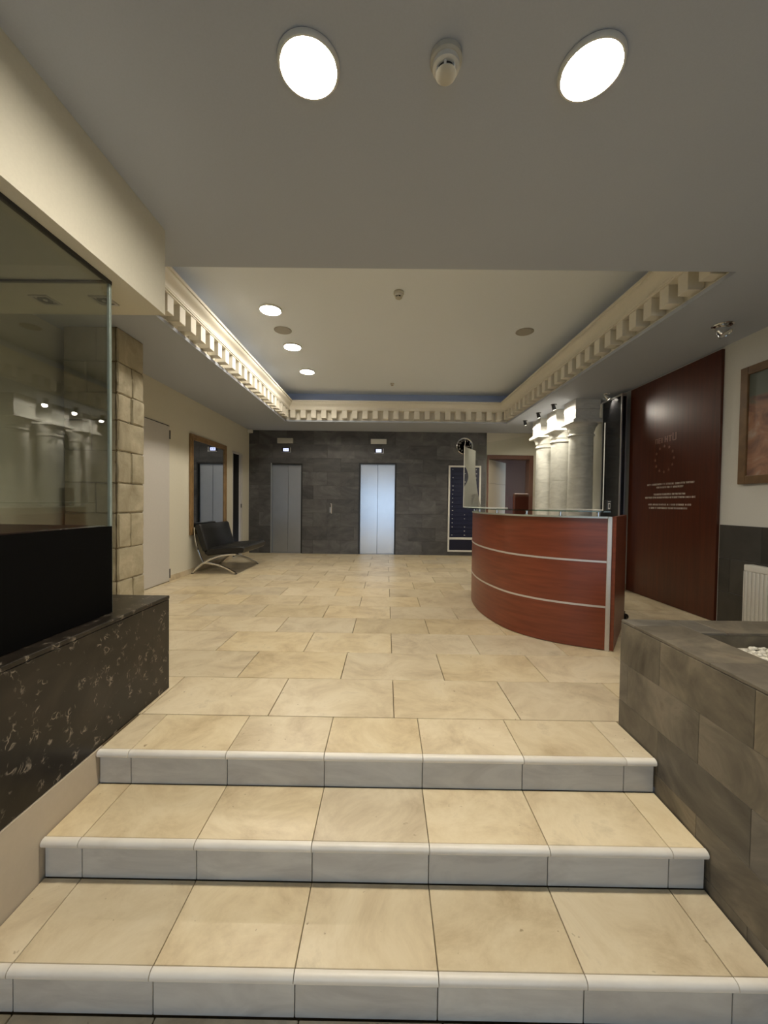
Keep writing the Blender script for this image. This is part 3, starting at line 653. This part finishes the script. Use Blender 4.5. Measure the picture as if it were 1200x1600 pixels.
def speaker(x, y, label):
    o = empty('ceiling_speaker', (x, y, ZU)); tag(o, label, 'speaker', 'round ceiling speakers')
    MB().lathe([(0.108, -0.0005), (0.108, -0.005), (0.100, -0.009), (0.096, -0.006)], 36).build('rim', GREY_GRILL, o, smooth=True)
    MB().lathe([(0.097, -0.004), (0.06, -0.008), (0.002, -0.009)], 32).build('grille', GREY_GRILL, o, smooth=True)
speaker(-1.313, 4.82, 'grey round ceiling speaker between the tray downlights')
speaker(1.679, 4.79, 'grey round ceiling speaker alone on the right of the tray ceiling')
def smoke(x, y, z, label, s=1.0):
    o = empty('smoke_detector', (x, y, z)); tag(o, label, 'smoke detector', 'ceiling detectors')
    MB().lathe([(0.055 * s, -0.0005), (0.056 * s, -0.02 * s), (0.050 * s, -0.026 * s), (0.044 * s, -0.026 * s)], 32).build('base', BEIGE_PL, o, smooth=True)
    MB().lathe([(0.047 * s, -0.026 * s), (0.047 * s, -0.042 * s), (0.040 * s, -0.046 * s), (0.034 * s, -0.047 * s)], 32).build('collar', WHITE_PL, o, smooth=True)
    MB().lathe([(0.030 * s, -0.045 * s), (0.030 * s, -0.060 * s)], 24).build('chamber', BLACKPL, o)
    for k in range(6):
        a = 2 * math.pi * k / 6 + 0.3
        MB().box((0.0295 * s, -0.004 * s, -0.064 * s), (0.036 * s, 0.004 * s, -0.045 * s)).build('rib', WHITE_PL, o, rot=(0, 0, a))
    MB().lathe([(0.036 * s, -0.061 * s), (0.036 * s, -0.064 * s), (0.028 * s, -0.070 * s), (0.010 * s, -0.072 * s)], 28).build('cap', BEIGE_PL, o, smooth=True)
smoke(0.190, 1.385, ZC, 'beige smoke detector between the two near downlights', 1.0)
smoke(0.099, 3.93, ZU, 'small white smoke detector in the middle of the tray ceiling', 0.95)
smoke(0.081, 6.89, ZU, 'tiny white detector far back on the tray ceiling', 0.6)
def square_light(x, y, label):
    o = empty('square_downlight', (x, y, 2.212)); tag(o, label, 'ceiling light', 'unlit square downlights under the bulkhead')
    MB().box((-0.05, -0.05, -0.006), (0.05, -0.036, -0.0005)).box((-0.05, 0.036, -0.006), (0.05, 0.05, -0.0005)).box((-0.05, -0.036, -0.006), (-0.036, 0.036, -0.0005)).box((0.036, -0.036, -0.006), (0.05, 0.036, -0.0005)).build('frame', ALU, o)
    MB().lathe([(0.034, -0.0006), (0.033, -0.004), (0.012, -0.002)], 20).build('reflector', BLACKPL, o, smooth=True)
    MB().lathe([(0.010, -0.003), (0.010, -0.006)], 16).build('bulb', WHITE_PL, o)
square_light(-1.865, 2.10, 'unlit square downlight farther left under the bulkhead')
square_light(-1.545, 2.10, 'unlit square downlight nearer the glass corner under the bulkhead')

# ------------------------------------------------------------------ elevators
def elevator(x0, x1, z1, leafmat, label, split, jambmat):
    cx = (x0 + x1) / 2; o = empty('elevator', (cx, YB, 0)); tag(o, label, 'elevator', 'elevators in the slate wall')
    w = (x1 - x0) / 2
    MB().box((-w, 0.0, 0.002), (-w + 0.028, 0.16, z1 - 0.002)).build('jamb', jambmat, o)
    MB().box((w - 0.028, 0.0, 0.002), (w, 0.16, z1 - 0.002)).build('jamb', BLACKPL, o)
    MB().box((-w + 0.028, 0.0, z1 - 0.030), (w - 0.028, 0.16, z1 - 0.002)).build('header', BLACKPL, o)
    MB().box((-w, 0.0, -0.005), (w, 0.20, 0.003)).build('sill', ALU, o)
    for a, b in ((-w + 0.029, split - 0.002), (split + 0.002, w - 0.029)):
        MB().box((a, 0.075, 0.006), (b, 0.11, z1 - 0.031)).bevel(0.003).build('door_leaf', leafmat, o)
    MB().box((-w, 0.14, 0.0), (w, 0.15, z1 - 0.002)).build('shaft_screen', BLACKPL, o)
elevator(EL[0], EL[1], EL[3], STEEL_DK, 'steel elevator door, toned dark for its dim reflection, at the left of the slate wall', 0.02, STEEL_DK)
elevator(ER[0], ER[1], ER[3], STEEL, 'bright bluish steel elevator door in the middle of the slate wall', 0.0, BLACKPL)
def text_mesh(txt, size, name):
    cu_ = bpy.data.curves.new(name, 'FONT'); cu_.body = txt; cu_.size = size; cu_.align_x = 'CENTER'; cu_.align_y = 'CENTER'; cu_.extrude = 0.0006
    t = bpy.data.objects.new(name, cu_); COL.objects.link(t); dg = bpy.context.evaluated_depsgraph_get()
    me_ = bpy.data.meshes.new_from_object(t.evaluated_get(dg)); bpy.data.objects.remove(t); bpy.data.curves.remove(cu_); me_.name = name
    return me_
def indicator(x, zl, zd, cx2, lab1, lab2, mat):
    o = empty('indicator_box', (x, YB, zl)); tag(o, lab1, 'lamp box', 'boxes above the elevators')
    MB().box((-0.172, -0.045, -0.055), (0.172, -0.0005, 0.055)).bevel(0.006).build('housing', mat, o)
    MB().box((-0.150, -0.048, -0.038), (0.150, -0.046, 0.036)).build('diffuser', mat, o)
    d = empty('floor_display', (cx2, YB, zd)); tag(d, lab2, 'display', 'floor displays above the elevators')
    MB().box((-0.100, -0.012, -0.052), (0.100, -0.0005, 0.050)).bevel(0.004).build('housing', BLACKPL, d)
    MB().box((-0.068, -0.014, -0.034), (0.050, -0.0125, 0.030)).build('screen', DISPLAY, d)
    MB().box((-0.104, -0.016, -0.058), (0.104, -0.013, -0.048)).box((0.082, -0.016, -0.048), (0.098, -0.013, 0.046)).build('bezel', ALU, d)
    for k, xx in enumerate((-0.030, 0.018)):
        mb_ = MB()
        for (a, b, c, e) in (GL['o'], GL['n'])[k]: mb_.box((xx - 0.014 + a * 0.034, -0.0148, -0.018 + c * 0.036), (xx - 0.014 + b * 0.034, -0.0143, -0.018 + e * 0.036))
        mb_.build('digit', DIGIT, d)
indicator(-2.228, 2.472, 2.278, -2.205, 'beige box above the dark-toned left elevator', 'lit bluish floor display above the dark-toned left elevator', BEIGE_PL)
indicator(-0.182, 2.478, 2.280, -0.170, 'pale box above the bright middle elevator', 'lit bluish floor display above the bright middle elevator', WHITE_PL)
# service door handle on the slate wall
h = empty('door_handle', (-1.20, YB, 1.0)); tag(h, 'small chrome pull handle on the slate wall between the elevators', 'handle')
MB().box((-0.045, -0.008, -0.09), (-0.015, -0.0005, 0.03)).bevel(0.003).build('plate', STEEL_DK, h)
MB().tube([(-0.02, -0.006, 0.105), (0.0, -0.05, 0.105), (0.004, -0.055, 0.09), (0.004, -0.055, -0.09), (0.0, -0.05, -0.10), (0.0, -0.002, -0.10)], 0.012).build('grip', ALU_LIGHT, h, smooth=True)
# little sensor at the top left corner
s_ = empty('motion_sensor', (XL + 0.02, YB, 2.67)); tag(s_, 'small white sensor box in the top left corner of the back wall', 'sensor')
MB().box((-0.018, -0.10, -0.04), (0.075, -0.012, 0.028)).bevel(0.008, 2).build('housing', WHITE_PL, s_)
MB().lathe([(0.018, -0.040), (0.015, -0.048), (0.006, -0.052)], 16).build('lens', BEIGE_PL, s_, (0.03, -0.055, 0), smooth=True)
MB().box((-0.019, -0.06, -0.01), (0.04, -0.0005, 0.01)).build('bracket', BEIGE_PL, s_)

# ------------------------------------------------------------------ directory board
bd = empty('directory_board', (1.712, YB, 0.085)); tag(bd, 'tall navy directory board with white frame on the slate wall', 'board')
for lo, hi in (((-0.355, -0.03, 0), (-0.318, -0.001, 1.89)), ((0.318, -0.03, 0), (0.355, -0.001, 1.89)), ((-0.318, -0.03, 1.853), (0.318, -0.001, 1.89)), ((-0.318, -0.03, 0.0), (0.318, -0.001, 0.037)), ((-0.318, -0.03, 0.268), (0.318, -0.001, 0.318))):
    MB().box(lo, hi).bevel(0.002).build('frame_bar', WHITE_PL, bd)
MB().box((-0.318, -0.02, 0.037), (0.318, -0.002, 0.268)).build('lower_panel', NAVY, bd)
MB().box((-0.318, -0.012, 0.318), (0.318, -0.002, 1.853)).build('back_panel', NAVY, bd)
rr = random.Random(9)
for k in range(17):
    z = 0.325 + k * 0.0898
    rw = piece('name_strip', (-0.312, -0.022, z), (0.312, -0.0125, z + 0.084), NAVY2, bd, 0.002)
    mb = MB()
    for xx in (-0.27, 0.0, 0.24):
        if rr.random() < 0.75: mb.box((xx, -0.0005 - 0.0055, -0.006), (xx + rr.uniform(0.012, 0.03), -0.0050, 0.006))
    if len(mb.bm.verts): mb.build('dot', WHITE_PL, rw)
    else: mb.bm.free()

# ------------------------------------------------------------------ wall clock
ck = empty('wall_clock', (1.70, YB, 2.40)); tag(ck, 'round chrome wall clock with black face above the directory board', 'clock')
RXM = Matrix.Rotation(math.radians(90), 4, 'X')
def face_on(mb, name, mat, smooth=False):
    me_ = mb.mesh(name, smooth); me_.transform(RXM); return link(name, me_, mat, ck)
face_on(MB().lathe([(0.150, 0.001), (0.182, 0.001), (0.190, 0.015), (0.184, 0.035), (0.172, 0.040), (0.162, 0.030), (0.150, 0.014)], 48), 'bezel', CHROME, True)
face_on(MB().lathe([(0.163, 0.002), (0.163, 0.014)], 48), 'dial', BLACKPL)
for k in range(1, 13):
    a = math.radians(90 - 30 * k); me_ = text_mesh(str(k), 0.058, 'numeral'); me_.transform(Matrix.Translation((0.122 * math.cos(a), 0.122 * math.sin(a), 0.0155))); me_.transform(RXM)
    link('numeral', me_, WHITE_PL, ck)
def hand(name, ang, ln, w, z):
    mb = MB().prism([(-w, -0.025, z), (w, -0.025, z), (w * 0.6, ln, z), (-w * 0.6, ln, z)], (0, 0, 0.002)); me_ = mb.mesh(name); me_.transform(Matrix.Rotation(math.radians(-ang), 4, 'Z')); me_.transform(RXM); link(name, me_, WHITE_PL, ck)
hand('hour_hand', 8, 0.115, 0.009, 0.018); hand('minute_hand', 92, 0.10, 0.004, 0.021)
face_on(MB().lathe([(0.012, 0.014), (0.012, 0.026)], 16), 'hub', CHROME)

# ------------------------------------------------------------------ mirror on the left wall
mr_ = empty('wall_mirror', (XL, 6.545, 0.60)); tag(mr_, 'tall mirror in a gilt wooden frame above the black bench', 'mirror')
MW, MH, FW = 0.665, 1.565, 0.085
for lo, hi in (((0.001, -MW, 0), (0.035, -MW + FW, MH)), ((0.001, MW - FW, 0), (0.035, MW, MH)), ((0.001, -MW + FW, 0), (0.035, MW - FW, FW)), ((0.001, -MW + FW, MH - FW), (0.035, MW - FW, MH))):
    MB().box(lo, hi).bevel(0.008, 2).build('frame_bar', GILT, mr_)
    c = [(lo[i] + hi[i]) / 2 for i in range(3)]
for lo, hi in (((0.035, -MW + 0.03, 0.03), (0.043, -MW + 0.05, MH - 0.03)), ((0.035, MW - 0.05, 0.03), (0.043, MW - 0.03, MH - 0.03)), ((0.035, -MW + 0.05, 0.03), (0.043, MW - 0.05, 0.05)), ((0.035, -MW + 0.05, MH - 0.05), (0.043, MW - 0.05, MH - 0.03))):
    MB().box(lo, hi).bevel(0.003).build('frame_bead', GILT, mr_)
MB().box((0.004, -MW + FW, FW), (0.012, MW - FW, MH - FW)).build('glass', MIRROR, mr_)

# ------------------------------------------------------------------ bench
bn = empty('lounge_bench', (-2.62, 6.45, 0)); tag(bn, 'black leather lounge bench with crossed chrome legs against the left wall', 'bench')
def cushion(name, prof_c, thick, y0, y1):
    """slab of given thickness following a side-view centre line prof_c [(x,z)..]"""
    mb = MB(); rings = []
    n = len(prof_c)
    for i, (x, z) in enumerate(prof_c):
        x0, z0 = prof_c[max(i - 1, 0)]; x1, z1 = prof_c[min(i + 1, n - 1)]; dx, dz = x1 - x0, z1 - z0; l = math.hypot(dx, dz); nx, nz = -dz / l, dx / l
        t = thick / 2 * (0.6 if i in (0, n - 1) else 1.0); e = 0.03
        rings.append([(x + nx * t * a, yy, z + nz * t * a) for yy, a in ((y0 + e, 1), (y1 - e, 1), (y1, 0.6), (y1, -0.6), (y1 - e, -1), (y0 + e, -1), (y0, -0.6), (y0, 0.6))])
    mb.strip(rings)
    o = mb.build(name, LEATHER, bn, smooth=True); return o
YA, YC = -0.545, 0.52
cushion('seat', [(0.425, 0.375), (0.40, 0.382), (0.2, 0.372), (0.0, 0.355), (-0.15, 0.335), (-0.175, 0.33)], 0.115, YA, YC)
cushion('backrest', [(-0.155, 0.345), (-0.175, 0.38), (-0.225, 0.52), (-0.265, 0.66), (-0.285, 0.74), (-0.290, 0.765)], 0.11, YA, YC)
for k in range(1, 4):
    u = YA + (YC - YA) * k / 4
    MB().tube([(0.41, u, 0.437), (0.2, u, 0.430), (0.0, u, 0.413), (-0.12, u, 0.396)], 0.004, 6).build('seat_seam', LEATHER, bn)
for u in (YA + 0.02, YC - 0.05):
    lg1 = arc((-0.375, u, 0.012), (-0.12, u, 0.31), (0.30, u, 0.305), 14)
    lg2 = arc((0.30, u, 0.012), (0.02, u, 0.16), (-0.22, u, 0.165), 8)[:-1] + arc((-0.22, u, 0.165), (-0.335, u, 0.40), (-0.345, u, 0.72), 10)
    lg2 = arc((0.30, u, 0.012), (0.05, u, 0.17), (-0.20, u, 0.170), 9)
    bk = arc((-0.19, u, 0.15), (-0.345, u, 0.42), (-0.345, u, 0.72), 10)
    MB().tube(lg1, 0.016, 8, (0.014, 0.018)).build('leg', CHROME, bn, smooth=True)
    MB().tube(lg2, 0.016, 8, (0.014, 0.018)).build('leg', CHROME, bn, smooth=True)
    MB().tube(bk, 0.012, 8, (0.014, 0.012)).build('back_rail', CHROME, bn, smooth=True)
    for xx in (-0.375, 0.30): MB().lathe([(0.022, 0.0005), (0.022, 0.008), (0.012, 0.014)], 14, (xx, u, 0)).build('foot', BLACKPL, bn)
for xx, zz in ((0.15, 0.298), (-0.20, 0.17)): MB().tube([(xx, YA + 0.02, zz), (xx, YC - 0.05, zz)], 0.012, 8).build('cross_bar', CHROME, bn)

# ------------------------------------------------------------------ reception desk
dk = empty('reception_desk', (1.722, 2.983, 0)); tag(dk, 'curved mahogany reception desk with aluminium strips and glass counter', 'desk')
CP = [(1.722, 2.983), (1.578, 3.044), (1.415, 3.132), (1.254, 3.262), (1.108, 3.470), (1.018, 3.80), (0.990, 4.15), (1.020, 4.52), (1.100, 4.85), (1.20, 5.05)]
def catmull(P, n=6):
    out = []
    for i in range(len(P) - 1):
        p0, p1, p2, p3 = P[max(i - 1, 0)], P[i], P[i + 1], P[min(i + 2, len(P) - 1)]
        for k in range(n):
            t = k / n
            out.append(tuple(0.5 * ((2 * p1[j]) + (-p0[j] + p2[j]) * t + (2 * p0[j] - 5 * p1[j] + 4 * p2[j] - p3[j]) * t * t + (-p0[j] + 3 * p1[j] - 3 * p2[j] + p3[j]) * t ** 3) for j in (0, 1)))
    return out + [P[-1]]
CV = catmull(CP)
def offset(curve, d):
    out = []
    for i, p in enumerate(curve):
        a, b = curve[max(i - 1, 0)], curve[min(i + 1, len(curve) - 1)]; tx, ty = b[0] - a[0], b[1] - a[1]; l = math.hypot(tx, ty)
        out.append((p[0] + ty / l * d, p[1] - tx / l * d))       # positive d: inwards (towards +x)
    return out
def curved(name, d0, d1, z0, z1, mat, curve=CV):
    A, B = offset(curve, d0), offset(curve, d1)
    rings = [[(a[0] - 1.722, a[1] - 2.983, z0), (b[0] - 1.722, b[1] - 2.983, z0), (b[0] - 1.722, b[1] - 2.983, z1), (a[0] - 1.722, a[1] - 2.983, z1)] for a, b in zip(A, B)]
    return MB().strip(rings).build(name, mat, dk, smooth=True)
HZ = 1.048
for a, b in ((0.006, 0.335), (0.350, 0.688), (0.703, HZ - 0.014)): curved('front_panel', 0.002, 0.03, a, b, MAHOG)
for z in (0.335, 0.688): curved('aluminium_strip', -0.002, 0.03, z, z + 0.015, ALU_LIGHT)
curved('top_rail', -0.003, 0.045, HZ - 0.014, HZ, ALU_LIGHT)
curved('plinth', 0.02, 0.045, 0.0, 0.006, BLACKPL)
MB().box((-0.016, -0.012, 0.0), (0.016, 0.012, HZ)).bevel(0.004, 2).build('corner_post', ALU_LIGHT, dk, (0.012, -0.003, 0), (0, 0, -0.4))
MB().box((-0.012, -0.012, 0.0), (0.012, 0.012, HZ)).bevel(0.004).build('corner_post', ALU_LIGHT, dk, (1.20 - 1.722, 5.05 - 2.983, 0))
# side panel running back to the right
sx, sy = 2.31 - 1.735, 3.78 - 2.983; sl = math.hypot(sx, sy); sa = math.atan2(sy, sx)
MB().box((0.0, -0.03, 0.004), (sl, 0.0, HZ)).bevel(0.002).build('side_panel', MAHOG, dk, (0.030, 0.0, 0), (0, 0, sa))
# inner worktop and back shelf
W_ = offset(CV, 0.06); W2 = offset(CV, 0.55)
MB().strip([[(a[0] - 1.722, a[1] - 2.983, 0.72), (b[0] - 1.722, b[1] - 2.983, 0.72), (b[0] - 1.722, b[1] - 2.983, 0.75), (a[0] - 1.722, a[1] - 2.983, 0.75)] for a, b in list(zip(W_, W2))[8:]]).build('worktop', MAHOG, dk)
# glass counter on stand-offs
GZ = 1.083
gcv = [(1.90, 2.93)] + CV[1:]
GA, GB = offset(CV, -0.10), offset(CV, 0.24)
MB().strip([[(a[0] - 1.722, a[1] - 2.983, GZ), (b[0] - 1.722, b[1] - 2.983, GZ), (b[0] - 1.722, b[1] - 2.983, GZ + 0.010), (a[0] - 1.722, a[1] - 2.983, GZ + 0.010)] for a, b in zip(GA, GB)]).build('glass_top', GLASS_TOP, dk, smooth=True)
SO = offset(CV, 0.022)
for i in (3, 12, 20, 28, 36, 44, 51):
    MB().lathe([(0.014, HZ), (0.014, HZ + 0.004), (0.009, HZ + 0.006), (0.009, GZ - 0.006), (0.014, GZ - 0.004), (0.014, GZ - 0.0002)], 16, (SO[i][0] - 1.722, SO[i][1] - 2.983, 0)).build('standoff', CHROME, dk, smooth=True)

# acrylic screen standing on the counter
P0, P1 = Vector((0.925, 4.60, GZ + 0.0105)), Vector((1.80, 3.20, GZ + 0.0105))
ac = empty('acrylic_screen', P0); tag(ac, 'clear acrylic sneeze screen with curved side fins on the reception counter', 'screen')
du = (P1 - P0); LN = du.length; du.normalize(); nv = Vector((-du.y, du.x, 0)) * 0.005; Hh = 0.725
def sheet(pts, origin, d, thick, mat, name):
    mb = MB().prism([tuple(origin + d * a + Vector((0, 0, b))) for a, b in pts], thick)
    return mb.build(name, mat, ac)
sheet([(0, 0), (0.66, 0), (0.66, 0.105), (0.675, 0.12), (0.985, 0.12), (1.0, 0.105), (1.0, 0), (LN, 0), (LN, Hh), (0, Hh)], Vector((0, 0, 0)), du, nv, ACRYL, 'front_sheet')
fd = Vector((0.52, 0.85, 0)).normalized(); fn = Vector((-fd.y, fd.x, 0)) * 0.005
wid = [(0.68 - 0.27 * (1 - (1 - min(t / 0.75, 1)) ** 2) , t * Hh) for t in [i / 14 for i in range(15)]]
slot = [(0.012 + 0.15 * math.sin(math.pi * k / 12), Hh * (0.71 - 0.38 * k / 12)) for k in range(13)]
sheet([(0.012, 0)] + wid + [(0.012, Hh)] + slot, Vector((0, 0, 0)), fd, fn, ACRYL_FIN, 'side_fin')
EDGE = simple('polished_acrylic_edge', (0.85, 0.84, 0.78), 0.25)
sheet([(0.012, 0)] + wid + [(0.012, Hh)] + slot, du * LN, fd, fn, ACRYL, 'side_fin')
for q in (0.0, LN): MB().tube([du * q + Vector((0, 0, 0.0)), du * q + Vector((0, 0, Hh))], 0.004, 6).build('edge', EDGE, ac)
for a, b in ((0.0, 0.66), (1.0, LN)): MB().tube([du * a + Vector((0, 0, 0.004)), du * b + Vector((0, 0, 0.004))], 0.004, 6).build('edge', EDGE, ac)
# small black terminal on the counter
tm = empty('card_terminal', (1.86, 3.235, GZ + 0.0105), 0.5); tag(tm, 'small black device with a white label at the right end of the counter', 'device')
tm.location = (1.795, 3.12, GZ + 0.0105)
MB().box((-0.028, -0.012, 0.0), (0.028, 0.012, 0.085)).bevel(0.004).build('body', BLACKPL, tm)
MB().box((-0.018, -0.0135, 0.012), (0.010, -0.0125, 0.062)).build('label_plate', WHITE_PL, tm)
MB().box((-0.012, -0.0140, 0.022), (0.004, -0.0136, 0.052)).build('label_print', BLACKPL, tm)
MB().box((-0.022, -0.0135, 0.072), (0.018, -0.0125, 0.077)).build('stripe', WHITE_PL, tm)

# ------------------------------------------------------------------ black display board beside the columns
tv_ = empty('display_board', (3.15, 5.46, 0)); tag(tv_, 'tall glossy black display board with aluminium frame behind the desk', 'board')
MB().box((-0.015, -0.26, 0.02), (0.045, 0.17, 2.615)).build('panel', BLACKGL, tv_)
for lo, hi in (((-0.022, -0.285, 0.0), (0.05, -0.262, 2.64)), ((-0.022, 0.172, 0.0), (0.05, 0.19, 2.64)), ((-0.022, -0.262, 2.617), (0.05, 0.172, 2.64)), ((-0.022, -0.262, 0.0), (0.05, 0.172, 0.02))):
    MB().box(lo, hi).bevel(0.002).build('frame_bar', ALU, tv_)
MB().box((-0.008, -0.2875, 0.03), (0.036, -0.2855, 2.60)).build('front_inlay', BLACKGL, tv_)

# ------------------------------------------------------------------ swivel chairs behind the desk
def swivel_chair(x, y, rz, seat_mat, label, top, bw):
    o = empty('swivel_chair', (x, y, 0), rz); tag(o, label, 'chair', 'swivel chairs behind the desk')
    for k in range(5):
        a = 2 * math.pi * k / 5 + 0.25; c_, s_n = math.cos(a), math.sin(a)
        MB().tube([(0.03 * c_, 0.03 * s_n, 0.10), (0.15 * c_, 0.15 * s_n, 0.095), (0.29 * c_, 0.29 * s_n, 0.072)], [0.024, 0.02, 0.015], 8).build('base_arm', BLACKPL, o, smooth=True)
        cs = MB()
        for sg in (-0.017, 0.017):
            rings = [[(0.29 * c_ - s_n * (sg + e), 0.29 * s_n + c_ * (sg + e), 0.0) for _ in range(1)] for e in (-0.01, 0.01)]
            ring = lambda off: [(0.29 * c_ - s_n * off + c_ * 0.029 * math.cos(t), 0.29 * s_n + c_ * off + s_n * 0.029 * math.cos(t), 0.0295 + 0.029 * math.sin(t)) for t in [2 * math.pi * j / 14 for j in range(14)]]
            cs.strip([ring(sg - 0.011), ring(sg + 0.011)])
        cs.build('caster', BLACKPL, o, smooth=True)
    MB().lathe([(0.035, 0.07), (0.035, 0.12), (0.028, 0.14), (0.028, 0.38), (0.06, 0.40)], 18).build('gas_lift', BLACKPL, o, smooth=True)
    MB().box((-0.23, -0.23, 0.41), (0.23, 0.23, 0.49)).bevel(0.03, 3).build('seat', seat_mat, o, smooth=True)
    MB().tube([(0.0, 0.20, 0.42), (0.0, 0.27, 0.45), (0.0, 0.27, 0.7)], 0.02, 8).build('back_stem', BLACKPL, o)
    MB().box((-bw, 0.205, 0.56), (bw, 0.255, top)).bevel(0.024, 3).build('backrest', seat_mat, o, smooth=True)
    return o
swivel_chair(2.215, 4.05, 2.6, LEATHER, 'black swivel chair mostly hidden behind the desk, one caster showing', 0.98, 0.2)
swivel_chair(1.93, 5.90, math.pi + 0.25, BROWN_LEATHER, 'high-backed red-brown chair showing above the reception counter', 1.30, 0.13)

# ------------------------------------------------------------------ picture and radiator on the right wall
pf = empty('framed_painting', (XR, 3.13, 1.345)); tag(pf, 'reddish painting in a brown frame on the right wall', 'painting')
PWd, PH, F2 = 0.44, 1.055, 0.075
for lo, hi in (((-0.045, -PWd, 0), (-0.001, -PWd + F2, PH)), ((-0.045, PWd - F2, 0), (-0.001, PWd, PH)), ((-0.045, -PWd + F2, 0), (-0.001, PWd - F2, F2)), ((-0.045, -PWd + F2, PH - F2), (-0.001, PWd - F2, PH))):
    MB().box(lo, hi).bevel(0.006, 2).build('frame_bar', FRAME_BROWN, pf)
cv = MB().box((-0.008, -PWd + F2, -PH / 2 + F2), (0.008, PWd - F2, PH / 2 - F2)).build('canvas', PAINTING, pf, (-0.02, 0, PH / 2))
rd = empty('radiator', (XR - 0.012, 2.90, 0.0)); tag(rd, 'white ribbed panel radiator under the painting', 'radiator')
RH0, RH1, RL = 0.12, 0.632, 0.5
MB().box((-0.085, -RL, RH0), (-0.025, RL, RH1 - 0.05)).build('body', RAD_WHITE, rd)
MB().box((-0.098, -RL - 0.004, RH1 - 0.055), (-0.020, RL + 0.004, RH1)).bevel(0.006, 2).build('top_cover', RAD_WHITE, rd)
MB().box((-0.098, RL - 0.001, RH0), (-0.020, RL + 0.006, RH1 - 0.056)).bevel(0.002).build('end_cover', RAD_WHITE, rd)
for k in range(28):
    y = -RL + 0.018 + k * (2 * RL - 0.036) / 27
    piece('rib', (-0.098, y - 0.011, RH0 + 0.005), (-0.085, y + 0.011, RH1 - 0.058), RAD_WHITE, rd, 0.005)
for y in (-0.4, 0.4): MB().box((-0.025, y - 0.02, RH0 + 0.05), (-0.0003, y + 0.02, RH1 - 0.1)).build('wall_bracket', RAD_WHITE, rd)
for y in (0.42,): MB().tube([(-0.05, y, RH0), (-0.05, y, 0.0)], 0.008, 8).build('pipe', RAD_WHITE, rd)
